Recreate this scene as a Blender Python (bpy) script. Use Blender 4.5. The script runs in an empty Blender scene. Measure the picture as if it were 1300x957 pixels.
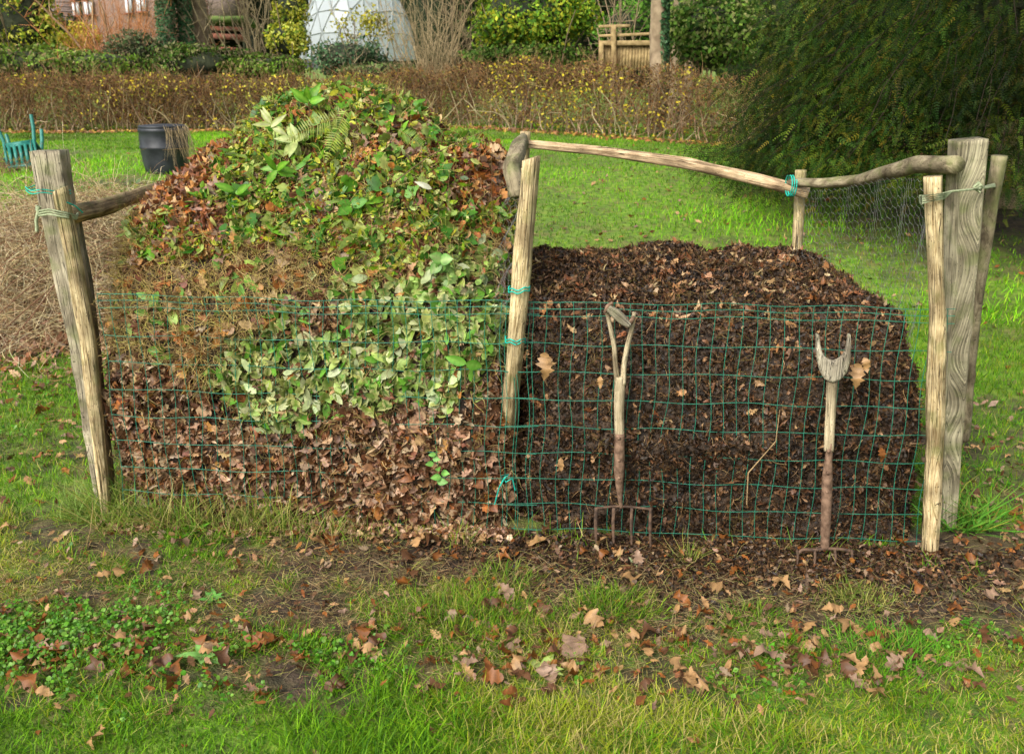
import bpy, math, random
import numpy as np
from mathutils import Matrix, Vector
R = np.random.default_rng(7); random.seed(7)
PI = math.pi; rad = math.radians
scene = bpy.context.scene; COL = scene.collection
# ------------------------------------------------------------------ camera
CAM = np.array([0.0, 0.0, 1.8]); PITCH = rad(16); F = 1150.0
def P(px, py, Y):
    f = np.array([0, math.cos(PITCH), -math.sin(PITCH)]); u = np.array([0, math.sin(PITCH), math.cos(PITCH)])
    d = f + np.array([(px-650)/F, 0, 0]) - (py-433.5)/F*u
    return CAM + d*(Y/d[1])
cd = bpy.data.cameras.new('camera'); cam = bpy.data.objects.new('camera', cd); COL.objects.link(cam)
cam.location = CAM; cam.rotation_euler = (PI/2-PITCH, 0, 0)
cd.sensor_width = 36; cd.lens = F/1300*36; cd.shift_y = -45/1300; cd.clip_end = 1000; cd.clip_start = .05
cd.dof.use_dof = True; cd.dof.focus_distance = 3.7; cd.dof.aperture_fstop = 5.6
scene.camera = cam
# ------------------------------------------------------------------ light
SUN_EL, SUN_AZ = rad(42), rad(215)          # azimuth clockwise from +y: behind the camera, to the left
w = bpy.data.worlds.new('World'); scene.world = w; w.use_nodes = True
nt = w.node_tree; bg = nt.nodes['Background']
sk = nt.nodes.new('ShaderNodeTexSky'); sk.sky_type = 'NISHITA'; sk.sun_disc = False
sk.sun_elevation = SUN_EL; sk.sun_rotation = SUN_AZ; sk.dust_density = 4.0; sk.air_density = 1.0; sk.ozone_density = .5
hs = nt.nodes.new('ShaderNodeHueSaturation'); hs.inputs['Saturation'].default_value = .45; nt.links.new(sk.outputs[0], hs.inputs['Color']); nt.links.new(hs.outputs[0], bg.inputs[0]); bg.inputs[1].default_value = .125
sl = bpy.data.lights.new('sun', 'SUN'); so = bpy.data.objects.new('sun', sl); COL.objects.link(so)
sl.energy = 2.0; sl.angle = rad(35); sl.color = (1, .965, .90)
sd = Vector((math.sin(SUN_AZ)*math.cos(SUN_EL), math.cos(SUN_AZ)*math.cos(SUN_EL), math.sin(SUN_EL)))
so.rotation_euler = (-sd).to_track_quat('-Z', 'Y').to_euler()
vs = scene.view_settings; vs.view_transform = 'Standard'; vs.look = 'None'; vs.gamma = 1; vs.exposure = .9
# ------------------------------------------------------------------ noise helpers
def sn(p, freq, seed=0, octs=3):
    g = np.random.default_rng(seed+100); out = np.zeros(len(p)); amp = 1.0; tot = 0
    for o in range(octs):
        for k in range(4):
            d = g.normal(size=3); d /= np.linalg.norm(d); ph = g.uniform(0, 6.28, 2)
            e = g.normal(size=3); e /= np.linalg.norm(e)
            out += amp*np.sin(freq*(p@d)+ph[0])*np.cos(freq*.83*(p@e)+ph[1])
        tot += amp*2; freq *= 2.03; amp *= .5
    return out/tot
def H(x, y):
    x = np.asarray(x, float); y = np.asarray(y, float)
    t = np.clip((y-4.8)/10.2, 0, 1); h = .8*t*t*(3-2*t)
    h = h + .02*np.clip(y-22, 0, 200)
    h = h + .06*np.exp(-((x-.8)/3.5)**2-((y-20)/3)**2)
    p = np.stack([x, y, 0*x], -1).reshape(-1, 3)
    n = (sn(p, 1.3, 1, 2)*.03+sn(p, 7, 2, 2)*.012).reshape(x.shape)
    return h + n*np.clip(y/3, 0, 1)
def GP(px, py):                             # a point on the ground
    for Y in np.arange(1.6, 60, .02):
        q = P(px, py, Y)
        if q[2] <= float(H(q[0], q[1])): return q
    return q
# ------------------------------------------------------------------ mesh building
class Geo:
    def __init__(s): s.V=[]; s.L=[]; s.T=[]; s.C=[]; s.A=[]; s.n=0
    def add(s, V, L, T, C=(1,1,1), A=None):
        V = np.asarray(V, float); s.V.append(V); s.L.append(np.asarray(L, np.int64)+s.n); s.T.append(np.asarray(T, np.int64))
        C = np.asarray(C, float)
        if C.ndim == 1: C = np.tile(C, (len(V), 1))
        s.C.append(C[:, :3]); s.A.append(np.zeros((len(V), 3)) if A is None else A); s.n += len(V)
    def build(s, name, mat, parent=None, smooth=False, origin=None):
        V = np.concatenate(s.V); L = np.concatenate(s.L); T = np.concatenate(s.T); C = np.concatenate(s.C); A = np.concatenate(s.A)
        off = np.zeros(3)
        if parent is not None: off = np.array(world_loc(parent))
        elif origin is not None: off = np.array(origin, float)
        V = V-off
        me = bpy.data.meshes.new(name)
        me.vertices.add(len(V)); me.vertices.foreach_set('co', V.astype(np.float32).ravel())
        me.loops.add(len(L)); me.loops.foreach_set('vertex_index', L.astype(np.int32))
        me.polygons.add(len(T)); me.polygons.foreach_set('loop_start', (np.cumsum(T)-T).astype(np.int32))
        me.polygons.foreach_set('loop_total', T.astype(np.int32))
        if smooth: me.polygons.foreach_set('use_smooth', np.ones(len(T), bool))
        me.update(calc_edges=True)
        ca = me.attributes.new('Col', 'FLOAT_COLOR', 'POINT')
        ca.data.foreach_set('color', np.concatenate([C, np.ones((len(C), 1))], 1).astype(np.float32).ravel())
        if np.any(A):
            va = me.attributes.new('gr', 'FLOAT_VECTOR', 'POINT'); va.data.foreach_set('vector', A.astype(np.float32).ravel())
        me.materials.append(mat)
        ob = bpy.data.objects.new(name, me); COL.objects.link(ob)
        if parent is not None: ob.parent = parent
        elif origin is not None: ob.location = origin
        return ob
def world_loc(o):
    l = Vector(o.location)
    while o.parent is not None: o = o.parent; l = l+Vector(o.location)
    return l
def tag(o, label=None, cat=None, group=None, kind=None):
    if label: o['label'] = label
    if cat: o['category'] = cat
    if group: o['group'] = group
    if kind: o['kind'] = kind
    return o
def thing(name, loc, label, cat, group=None, kind=None):
    o = bpy.data.objects.new(name, None); COL.objects.link(o); o.location = [float(v) for v in loc]; o.empty_display_size = .1
    return tag(o, label, cat, group, kind)
def norm(v): return v/np.maximum(np.linalg.norm(v, axis=-1, keepdims=True), 1e-9)
# ---- leaf templates: V (n,3), loops, totals, edge flag per vertex
def T_from(V, faces, edge=None):
    return (np.array(V, float), np.array([i for f in faces for i in f]), np.array([len(f) for f in faces]),
            np.zeros(len(V)) if edge is None else np.array(edge, float))
def outline_leaf(half, curl=.25, fold=.2, droop=.3):
    # half: list of (along 0..1, width) from base to tip
    V = []; e = []; n = len(half)
    for a, wd in half: V.append((0, a-.5, -curl*(a-.5)**2)); e.append(0)
    for s in (-1, 1):
        for a, wd in half: V.append((s*wd, a-.5, fold*wd-curl*(a-.5)**2-droop*wd*wd*4*(1 if a > .5 else -.2))); e.append(1)
    F_ = []
    for i in range(n-1):
        F_.append((i, i+1, n+i+1, n+i)); F_.append((i, 2*n+i, 2*n+i+1, i+1))
    return T_from(V, F_, e)
OVAL = outline_leaf([(0, .01), (.2, .17), (.5, .24), (.8, .16), (1, .01)])
LONG = outline_leaf([(0, .01), (.2, .09), (.5, .14), (.8, .10), (1, .01)], curl=.5)
ROUND = outline_leaf([(0, .03), (.15, .28), (.45, .42), (.75, .33), (1, .02)], curl=.4)
OAK = outline_leaf([(0, .01), (.1, .05), (.22, .14), (.28, .09), (.4, .24), (.48, .13), (.6, .31), (.68, .17), (.8, .24), (.86, .14), (.94, .13), (1, .03)], curl=.3, fold=.35, droop=.5)
MAPLE = outline_leaf([(0, .01), (.08, .3), (.14, .16), (.3, .46), (.38, .4), (.42, .2), (.55, .38), (.62, .34), (.64, .16), (.8, .16), (1, .01)], curl=.3, fold=.3, droop=.4)
IVY = outline_leaf([(0, .03), (.05, .26), (.2, .33), (.32, .26), (.42, .44), (.5, .38), (.62, .22), (.8, .13), (1, .01)], curl=.35, fold=.15, droop=.2)
CURL = outline_leaf([(0, .01), (.2, .2), (.35, .16), (.5, .3), (.65, .18), (.8, .2), (1, .02)], curl=1.6, fold=.9, droop=2.2)
SMALL = T_from([(0, -.5, 0), (.28, 0, .06), (0, .5, 0), (-.28, 0, .06)], [(0, 1, 2, 3)])
CRUMB = T_from([(-.3, -.45, 0), (.25, -.4, .1), (.42, .1, -.05), (.1, .5, .12), (-.35, .3, 0), (0, 0, .2)], [(0, 1, 5), (1, 2, 5), (2, 3, 5), (3, 4, 5), (4, 0, 5)])
def scatter(g, Pt, N, S, tm, C, tilt=.4, curl=1.0, up=None, edgecol=None, rng=R, bright=.3):
    n = len(Pt)
    if n == 0: return
    Nn = norm(norm(N)+rng.normal(size=(n, 3))*tilt)
    t = rng.normal(size=(n, 3))
    if up is not None: t = t*.35+np.array(up)
    X = norm(np.cross(t, Nn)); Y = np.cross(Nn, X)
    S = np.broadcast_to(S, (n,)); tv = tm[0]
    cz = (rng.uniform(.2, 1.6, n)*curl*rng.choice([-1, 1, 1], n))[:, None, None]
    sx = rng.uniform(.8, 1.15, n)[:, None, None]
    V = Pt[:, None]+S[:, None, None]*(tv[None, :, 0:1]*X[:, None]*sx+tv[None, :, 1:2]*Y[:, None]+tv[None, :, 2:3]*cz*Nn[:, None])
    k = len(tv); L = (tm[1][None]+np.arange(n)[:, None]*k).ravel(); T = np.tile(tm[2], n)
    C = np.asarray(C, float)
    if C.ndim == 1: C = np.tile(C, (n, 1))
    C = C*rng.uniform(1-bright, 1+bright, (n, 1))
    CC = np.repeat(C[:, None], k, 1)
    if edgecol is not None:
        e = tm[3][None, :, None]*(rng.uniform(.2, 1, (n, 1, 1))); CC = CC*(1-e)+np.asarray(edgecol)*e
    g.add(V.reshape(-1, 3), L, T, CC.reshape(-1, 3))
def pal(n, cols, wts=None, rng=R):
    cols = np.array(cols, float); wts = None if wts is None else np.array(wts)/np.sum(wts)
    return cols[rng.choice(len(cols), n, p=wts)]*rng.uniform(.92, 1.08, (n, 3))
def tubes(g, paths, r, C=(1, 1, 1), sides=3, taper=None):
    # paths (n,k,3); r scalar or (n,) ; taper (k,)
    paths = np.asarray(paths, float); n, k, _ = paths.shape
    tg = norm(np.gradient(paths, axis=1)); ref = np.where(np.abs(tg[..., 2:3]) > .9, np.array([1., 0, 0]), np.array([0, 0, 1.]))
    # one steady reference per path
    m = norm(paths[:, -1]-paths[:, 0]); rr = np.where(np.abs(m[:, 2:3]) > .8, np.array([1., .2, 0]), np.array([0, .1, 1.]))
    X = norm(np.cross(tg, rr[:, None])); Y = np.cross(tg, X)
    r = np.broadcast_to(r, (n,))[:, None]*(np.ones(k) if taper is None else np.asarray(taper))[None]
    a = np.arange(sides)*2*PI/sides
    V = paths[:, :, None]+r[:, :, None, None]*(np.cos(a)[None, None, :, None]*X[:, :, None]+np.sin(a)[None, None, :, None]*Y[:, :, None])
    i = np.arange(k-1)[:, None]*sides; j = np.arange(sides)[None]; j2 = (j+1) % sides
    q = np.stack([i+j, i+j2, i+sides+j2, i+sides+j], -1).reshape(-1, 4)
    L = (q[None]+np.arange(n)[:, None, None]*k*sides).ravel(); T = np.full(n*len(q), 4)
    C = np.asarray(C, float)
    if C.ndim == 2: C = np.repeat(C, k*sides, 0)
    g.add(V.reshape(-1, 3), L, T, C)
def twigs(g, Pt, D, ln, r, C, k=5, wig=.25, sides=3, grav=0., rng=R, taper=True):
    n = len(Pt); ln = np.broadcast_to(ln, (n,)); D = norm(D); pts = [Pt]; d = D
    for i in range(k-1):
        d = norm(d+rng.normal(size=(n, 3))*wig+np.array([0, 0, -grav])); pts.append(pts[-1]+d*(ln/(k-1))[:, None])
    p = np.stack(pts, 1)
    tubes(g, p, r, C, sides, np.linspace(1, .35, k) if taper else None)
    return p
def box(g, c, s, C=(1, 1, 1), M=None):
    s = np.array(s)/2; v = np.array([(x, y, z) for z in (-1, 1) for y in (-1, 1) for x in (-1, 1)], float)*s
    if M is not None: v = v@np.array(M.to_3x3()).T
    v = v+np.array(c)
    g.add(v, [0,2,3,1, 4,5,7,6, 0,1,5,4, 2,6,7,3, 0,4,6,2, 1,3,7,5], [4]*6, C)
def prism(g, pts2, f0, f1, C=(1, 1, 1)):    # polygon pts2 mapped through f0/f1 to 3-D (two caps)
    a = np.array([f0(p) for p in pts2]); b = np.array([f1(p) for p in pts2]); n = len(a)
    L = list(range(n-1, -1, -1))+list(range(n, 2*n)); T = [n, n]
    for i in range(n):
        j = (i+1) % n; L += [i, j, n+j, n+i]; T.append(4)
    g.add(np.concatenate([a, b]), L, T, C)
def rings(g, cs, C=(1, 1, 1), A=None, cap=True):  # cs (k,s,3)
    cs = np.asarray(cs); k, s, _ = cs.shape
    i = np.arange(k-1)[:, None]*s; j = np.arange(s)[None]; j2 = (j+1) % s
    q = np.stack([i+j, i+j2, i+s+j2, i+s+j], -1).reshape(-1)
    L = list(q); T = [4]*((k-1)*s)
    V = cs.reshape(-1, 3)
    if cap:
        L += list(range(s-1, -1, -1))+list(range((k-1)*s, k*s)); T += [s, s]
    g.add(V, L, T, C, A)
def sweep(g, path, rx, ry=None, sides=24, k=70, seed=0, rough=.06, square=0., C=(1, 1, 1), knots=(), ref=(0, 1, 0), lump=.05, topslant=0., swirl=.03):
    """irregular timber along a path; knots = [(s, angle, height)]"""
    path = np.asarray(path, float); ry = rx if ry is None else ry
    t0 = np.concatenate([[0], np.cumsum(np.linalg.norm(np.diff(path, axis=0), axis=1))]); Ltot = t0[-1]; t = np.linspace(0, Ltot, k)
    # smooth interpolation
    pp = np.stack([np.interp(t, t0, path[:, i]) for i in range(3)], 1)
    for _ in range(3): pp[1:-1] = (pp[:-2]+2*pp[1:-1]+pp[2:])/4
    rX = np.interp(t, np.linspace(0, Ltot, len(np.atleast_1d(rx))), np.atleast_1d(rx)); rY = np.interp(t, np.linspace(0, Ltot, len(np.atleast_1d(ry))), np.atleast_1d(ry))
    tg = norm(np.gradient(pp, axis=0)); Y = norm(np.array(ref, float)-tg*(tg@np.array(ref, float))[:, None]); X = np.cross(Y, tg)
    a = np.linspace(0, 2*PI, sides, endpoint=False)+PI/sides
    e = 2/(2+square*8); ca = np.sign(np.cos(a))*np.abs(np.cos(a))**e; sa = np.sign(np.sin(a))*np.abs(np.sin(a))**e
    g2 = np.random.default_rng(seed); ridge = g2.normal(size=sides)*rough; ridge2 = g2.normal(size=sides)*rough
    tt = t[:, None]; aa = a[None]
    lm = 1+lump*np.sin(tt*7+g2.uniform(0, 6))*np.cos(aa*2+tt*3)+lump*.7*np.sin(tt*17+aa*3+g2.uniform(0, 6))
    rr = lm*(1+ridge[None]*(.5+.5*np.sin(tt*2.3+1))+ridge2[None]*(.5+.5*np.cos(tt*3.1)))
    kd = np.zeros((k, sides))
    for (ks, ka, kh) in knots:
        da = (aa-ka+PI) % (2*PI)-PI; kd += kh*np.exp(-((tt-ks)/.05)**2-(da/.5)**2)
    off = (rX[:, None]*ca[None])[..., None]*X[:, None]+(rY[:, None]*sa[None])[..., None]*Y[:, None]
    cs = pp[:, None]+off*(rr+kd)[..., None]
    if topslant: cs[-1] += tg[-1]*(topslant*ca)[:, None]
    lx = rX[:, None]*ca[None]*np.ones((k, 1)); ly = rY[:, None]*sa[None]*np.ones((k, 1))
    A = np.stack([lx+seed*.37, ly+seed*.11, tt*np.ones((1, sides))], -1)
    for (ks, ka, kh) in knots:               # grain swirls round knots
        da = (aa-ka+PI) % (2*PI)-PI; A[..., 0] += swirl*np.exp(-((tt-ks)/.13)**2-(da/.5)**2)
    rings(g, cs, C, A.reshape(-1, 3))
    return pp
# ------------------------------------------------------------------ materials
def newmat(name):
    m = bpy.data.materials.new(name); m.use_nodes = True; n = m.node_tree; b = n.nodes['Principled BSDF']; return m, n, b
def nd(n, t, **kw):
    x = n.nodes.new(t)
    for k_, v in kw.items():
        if hasattr(x, k_): setattr(x, k_, v)
        else: x.inputs[k_].default_value = v
    return x
def mixc(n, a, b, fac, mode='MIX'):
    m = n.nodes.new('ShaderNodeMix'); m.data_type = 'RGBA'; m.blend_type = mode
    for s, v in ((m.inputs[0], fac), (m.inputs[6], a), (m.inputs[7], b)):
        if hasattr(v, 'node'): n.links.new(v, s)
        elif isinstance(v, (int, float)): s.default_value = v
        else: s.default_value = (*v[:3], 1)
    return m.outputs[2]
def ramp(n, src, stops):
    r = n.nodes.new('ShaderNodeValToRGB'); n.links.new(src, r.inputs[0]); e = r.color_ramp.elements
    while len(e) < len(stops): e.new(.5)
    for x, (p, c) in zip(e, stops): x.position = p; x.color = (*c, 1) if not isinstance(c, (int, float)) else (c, c, c, 1)
    return r.outputs[0]
def leafmat(name, rough=.5, transl=.25, spec=.4, nscale=60, namp=.35):
    m, n, b = newmat(name)
    at = nd(n, 'ShaderNodeAttribute', attribute_name='Col'); tc = nd(n, 'ShaderNodeTexCoord')
    no = nd(n, 'ShaderNodeTexNoise'); no.inputs['Scale'].default_value = nscale; no.inputs['Detail'].default_value = 3
    n.links.new(tc.outputs['Object'], no.inputs['Vector'])
    v = ramp(n, no.outputs[0], [(.3, 1-namp), (.7, 1+namp*.6)])
    c = mixc(n, at.outputs['Color'], v, 1.0, 'MULTIPLY')
    n.links.new(c, b.inputs['Base Color']); b.inputs['Roughness'].default_value = rough; b.inputs['Specular IOR Level'].default_value = spec
    if transl > 0:
        tr = nd(n, 'ShaderNodeBsdfTranslucent'); n.links.new(c, tr.inputs[0]); mx = nd(n, 'ShaderNodeMixShader'); mx.inputs[0].default_value = transl
        n.links.new(b.outputs[0], mx.inputs[1]); n.links.new(tr.outputs[0], mx.inputs[2]); n.links.new(mx.outputs[0], n.nodes['Material Output'].inputs[0])
    return m
M_LEAF = leafmat('leaf', .42, .28, .32, 40, .35)
M_DEAD = leafmat('dead_leaf', .5, .15, .35, 70, .45)
M_GRASS = leafmat('grass_blade', .55, .3, .15, 8, .25)
M_FAR = leafmat('far_foliage', .6, .25, .12, 3, .35)
M_BARK = leafmat('twig_bark', .8, 0, .2, 30, .4)
M_COMP = leafmat('compost_bits', .5, 0, .25, 90, .5)
def woodmat(name, c0, c1, dark, scale=(55, 55, 2.2), moss=0., crack=.5, bump=.6, rings_=0):
    m, n, b = newmat(name)
    at = nd(n, 'ShaderNodeAttribute', attribute_name='gr'); mp = nd(n, 'ShaderNodeMapping'); mp.inputs['Scale'].default_value = scale
    n.links.new(at.outputs['Vector'], mp.inputs[0])
    n1 = nd(n, 'ShaderNodeTexNoise'); n1.inputs['Scale'].default_value = 1.4; n1.inputs['Detail'].default_value = 6; n1.inputs['Roughness'].default_value = .72; n1.inputs['Distortion'].default_value = 1.1
    n.links.new(mp.outputs[0], n1.inputs['Vector'])
    c = ramp(n, n1.outputs[0], [(.28, dark), (.42, c0), (.55, c1), (.72, tuple(min(1, q*1.25) for q in c1))])
    # broad weathering patches
    n2 = nd(n, 'ShaderNodeTexNoise'); n2.inputs['Scale'].default_value = 9; n2.inputs['Detail'].default_value = 4; n.links.new(at.outputs['Vector'], n2.inputs['Vector'])
    c = mixc(n, c, ramp(n, n2.outputs[0], [(.35, (.42, .37, .3)), (.65, (1.3, 1.24, 1.12))]), .85, 'MULTIPLY')
    # long drying cracks
    mp3 = nd(n, 'ShaderNodeMapping'); mp3.inputs['Scale'].default_value = (48, 48, 1.3); n.links.new(at.outputs['Vector'], mp3.inputs[0])
    n3 = nd(n, 'ShaderNodeTexNoise'); n3.inputs['Scale'].default_value = 1.0; n3.inputs['Detail'].default_value = 2; n.links.new(mp3.outputs[0], n3.inputs['Vector'])
    cr = ramp(n, n3.outputs[0], [(.485, 0), (.497, 1), (.503, 1), (.515, 0)])
    crm = nd(n, 'ShaderNodeMath', operation='MULTIPLY'); n.links.new(cr, crm.inputs[0]); crm.inputs[1].default_value = crack
    c = mixc(n, c, tuple(q*.35 for q in dark), crm.outputs[0])
    vo = nd(n, 'ShaderNodeTexVoronoi'); mpv = nd(n, 'ShaderNodeMapping'); mpv.inputs['Scale'].default_value = (22, 22, 9); n.links.new(at.outputs['Vector'], mpv.inputs[0]); n.links.new(mpv.outputs[0], vo.inputs['Vector']); vo.inputs['Randomness'].default_value = 1
    c = mixc(n, c, tuple(q*.5 for q in dark), ramp(n, vo.outputs['Distance'], [(.10, .85), (.2, 0)]))
    hsrc = n1.outputs[0]
    if rings_:
        sx = nd(n, 'ShaderNodeSeparateXYZ'); n.links.new(at.outputs['Vector'], sx.inputs[0])
        mm = nd(n, 'ShaderNodeMath', operation='MULTIPLY'); n.links.new(sx.outputs[0], mm.inputs[0]); mm.inputs[1].default_value = rings_
        ad = nd(n, 'ShaderNodeMath', operation='MULTIPLY_ADD'); n.links.new(n2.outputs[0], ad.inputs[0]); ad.inputs[1].default_value = 5.; n.links.new(mm.outputs[0], ad.inputs[2])
        si = nd(n, 'ShaderNodeMath', operation='SINE'); n.links.new(ad.outputs[0], si.inputs[0])
        rg = ramp(n, si.outputs[0], [(0., .62), (.5, 1.), (1., 1.08)])
        c = mixc(n, c, rg, .75, 'MULTIPLY')
    if moss:
        n4 = nd(n, 'ShaderNodeTexNoise'); n4.inputs['Scale'].default_value = 14; n4.inputs['Detail'].default_value = 5; n.links.new(at.outputs['Vector'], n4.inputs['Vector'])
        f = ramp(n, n4.outputs[0], [(.5, 0), (.68, moss)]); c = mixc(n, c, (.13, .16, .04), f)
    n.links.new(c, b.inputs['Base Color']); b.inputs['Roughness'].default_value = .8; b.inputs['Specular IOR Level'].default_value = .25
    bp = nd(n, 'ShaderNodeBump'); bp.inputs['Strength'].default_value = bump; bp.inputs['Distance'].default_value = .004
    sb = nd(n, 'ShaderNodeMath', operation='SUBTRACT'); n.links.new(hsrc, sb.inputs[0]); n.links.new(crm.outputs[0], sb.inputs[1]); n.links.new(sb.outputs[0], bp.inputs['Height'])
    n.links.new(bp.outputs[0], b.inputs['Normal'])
    return m
M_SPLIT = woodmat('split_chestnut', (.32, .24, .12), (.60, .50, .31), (.09, .055, .025), scale=(90, 90, 6), moss=.45, crack=.9, bump=1.)
M_SAWN = woodmat('weathered_sawn', (.28, .26, .18), (.42, .39, .28), (.08, .07, .045), scale=(70, 70, 2), moss=.5, crack=.5, rings_=430, bump=1.)
M_GREYW = woodmat('grey_board', (.26, .235, .175), (.40, .365, .28), (.09, .075, .05), scale=(90, 90, 6), moss=.5, crack=.8, bump=1.)
M_RAIL = woodmat('pale_rail', (.38, .27, .16), (.60, .47, .31), (.13, .07, .035), scale=(90, 90, 6), crack=1., bump=1.)
M_BRANCH = woodmat('grey_bark', (.15, .125, .08), (.27, .235, .16), (.07, .055, .035), scale=(30, 30, 10), moss=.5, crack=.1)
M_DARKW = woodmat('dark_rail', (.17, .12, .06), (.33, .26, .15), (.05, .035, .02), moss=.5)
M_HANDLE = woodmat('tool_handle', (.30, .25, .16), (.46, .40, .28), (.10, .08, .05), scale=(120, 120, 4), crack=.5)
M_HANDG = woodmat('grey_handle', (.24, .22, .17), (.42, .39, .32), (.05, .045, .04), scale=(150, 150, 3), crack=.9, moss=.3)
def plain(name, c0, c1, scale=20, rough=.6, metal=0., bump=.2, dist=.004, spec=.4):
    m, n, b = newmat(name); tc = nd(n, 'ShaderNodeTexCoord'); no = nd(n, 'ShaderNodeTexNoise'); no.inputs['Scale'].default_value = scale; no.inputs['Detail'].default_value = 6
    n.links.new(tc.outputs['Object'], no.inputs['Vector']); n.links.new(ramp(n, no.outputs[0], [(.35, c0), (.65, c1)]), b.inputs['Base Color'])
    b.inputs['Roughness'].default_value = rough; b.inputs['Metallic'].default_value = metal; b.inputs['Specular IOR Level'].default_value = spec
    bp = nd(n, 'ShaderNodeBump'); bp.inputs['Strength'].default_value = bump; bp.inputs['Distance'].default_value = dist; n.links.new(no.outputs[0], bp.inputs['Height']); n.links.new(bp.outputs[0], b.inputs['Normal'])
    return m
M_WIRE = plain('green_plastic_wire', (.010, .12, .07), (.025, .21, .13), 30, .45)
M_GALV = plain('galvanised_wire', (.14, .14, .13), (.3, .3, .28), 60, .5, .6)
M_RUST = plain('rusty_steel', (.11, .065, .04), (.27, .17, .11), 45, .75, .3, .5)
M_RUSTD = plain('dark_rusty_tines', (.05, .032, .022), (.15, .09, .055), 45, .8, .2, .5)
M_TWINE = plain('teal_twine', (.0, .30, .22), (.02, .45, .34), 80, .6)
M_ROPE = plain('pale_green_rope', (.20, .24, .13), (.36, .40, .24), 120, .85, 0, .8)
M_BARREL = plain('black_plastic', (.012, .014, .018), (.032, .036, .042), 8, .45)
M_CHAIR = plain('green_plastic', (.01, .13, .10), (.03, .2, .16), 14, .4)
M_CORE = plain('heap_soil', (.012, .008, .005), (.06, .036, .02), 35, .8, 0, 1., .02)
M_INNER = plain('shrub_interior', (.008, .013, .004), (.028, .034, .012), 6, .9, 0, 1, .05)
M_TRUNK = plain('tree_bark', (.17, .12, .07), (.34, .26, .16), 5, .85, 0, 1, .03)
M_BOARD = plain('fence_boards', (.22, .15, .06), (.40, .29, .13), 9, .8, 0, .4, .01)
M_WHITE = plain('white_window', (.7, .72, .75), (.85, .86, .88), 3, .3)
M_ROOF = plain('roof_tiles', (.10, .07, .06), (.22, .16, .13), 14, .8, 0, 1, .03)
M_SHED = plain('shed_boards', (.03, .02, .012), (.28, .09, .05), 5, .8)
M_MOSSR = plain('mossy_roof', (.05, .08, .02), (.14, .2, .04), 5, .9, 0, 1, .04)
def brickmat():
    m, n, b = newmat('brick'); tc = nd(n, 'ShaderNodeTexCoord'); mp = nd(n, 'ShaderNodeMapping'); mp.inputs['Rotation'].default_value = (PI/2, 0, 0); n.links.new(tc.outputs['Object'], mp.inputs[0])
    br = nd(n, 'ShaderNodeTexBrick'); br.inputs['Scale'].default_value = 4; br.inputs['Color1'].default_value = (.20, .085, .05, 1); br.inputs['Color2'].default_value = (.14, .06, .04, 1); br.inputs['Mortar'].default_value = (.4, .36, .3, 1)
    n.links.new(mp.outputs[0], br.inputs['Vector']); n.links.new(br.outputs[0], b.inputs['Base Color']); b.inputs['Roughness'].default_value = .85; return m
M_BRICK = brickmat()
# ------------------------------------------------------------------ ground
def blob(x, y, cx, cy, rx, ry): return np.exp(-((x-cx)/rx)**2-((y-cy)/ry)**2)
def bare(x, y):
    x = np.asarray(x, float); y = np.asarray(y, float)
    b = 1.5*blob(x, y, .95, 3.12, .85, .22)+1.0*blob(x, y, .45, 2.92, .4, .16)+.8*blob(x, y, 1.2, 2.85, .45, .15)
    b += .45*blob(x, y, -1.0, 3.12, .8, .2)+.35*blob(x, y, -1.7, 3.3, .3, .25)+.20*(y < 3.4)+.35*blob(x, y, -1.75, 2.9, .35, .12)+.4*blob(x, y, -.75, 2.75, .35, .1)+.35*blob(x, y, .3, 2.75, .25, .08)+.35*blob(x, y, 1.3, 2.62, .4, .08)+.4*blob(x, y, 2.0, 2.9, .4, .15)+.5*blob(x, y, -.9, 2.85, .35, .15)+.45*blob(x, y, -.3, 3.1, .6, .14)
    b += .9*blob(x, y, 1.95, 3.25, .35, .3)+.6*blob(x, y, 2.4, 4.2, .45, .9)+1.3*blob(x, y, 0, 4.1, 1.9, .75)
    b += .55*blob(x, y, -.2, 2.38, 1.2, .1)+.4*blob(x, y, -1.1, 2.45, .5, .12)
    b += 1.2*blob(x, y, -3.4, 6.6, 1.3, 1.0)+.8*blob(x, y, -4.6, 11.5, 1.6, .3)+1.2*blob(x, y, 5.6, 9.8, 2.2, 1.6)
    p = np.stack([x, y, 0*x], -1).reshape(-1, 3); nz = (sn(p, 9, 5, 3)*.35+sn(p, 2.4, 6, 2)*.25).reshape(x.shape)
    fine = (sn(p, 26, 8, 2)*.5).reshape(x.shape); return np.clip(b+nz*1.3+fine*1.2*(y < 6), 0, 1)
def axis(segs):
    out = []
    for a, b_, s in segs: out += list(np.arange(a, b_, s))
    return np.array(out+[segs[-1][1]])
gx = axis([(-400, -60, 20), (-60, -12, 2), (-12, -3, .15), (-3, 3, .03), (3, 12, .15), (12, 60, 2), (60, 400, 20)])
gy = axis([(-60, 0, 4), (0, 1.8, .1), (1.8, 4.2, .025), (4.2, 9, .08), (9, 24, .25), (24, 60, 1.5), (60, 600, 20)])
GX, GY = np.meshgrid(gx, gy); GZ = H(GX, GY); B = bare(GX, GY)
pp = np.stack([GX, GY, 0*GX], -1).reshape(-1, 3); near = np.clip((6-GY)/2, 0, 1)*np.clip((4-np.abs(GX)), 0, 1)
GZ = GZ+near*(B*.012*sn(pp, 60, 9, 2).reshape(GX.shape)-.006*B)
g = Geo(); ny, nx = GX.shape
i = np.arange(ny-1)[:, None]*nx+np.arange(nx-1)[None]; q = np.stack([i, i+1, i+nx+1, i+nx], -1).reshape(-1)
g.add(np.stack([GX, GY, GZ], -1).reshape(-1, 3), q, np.full((ny-1)*(nx-1), 4), np.stack([B, B, B], -1).reshape(-1, 3))
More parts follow.
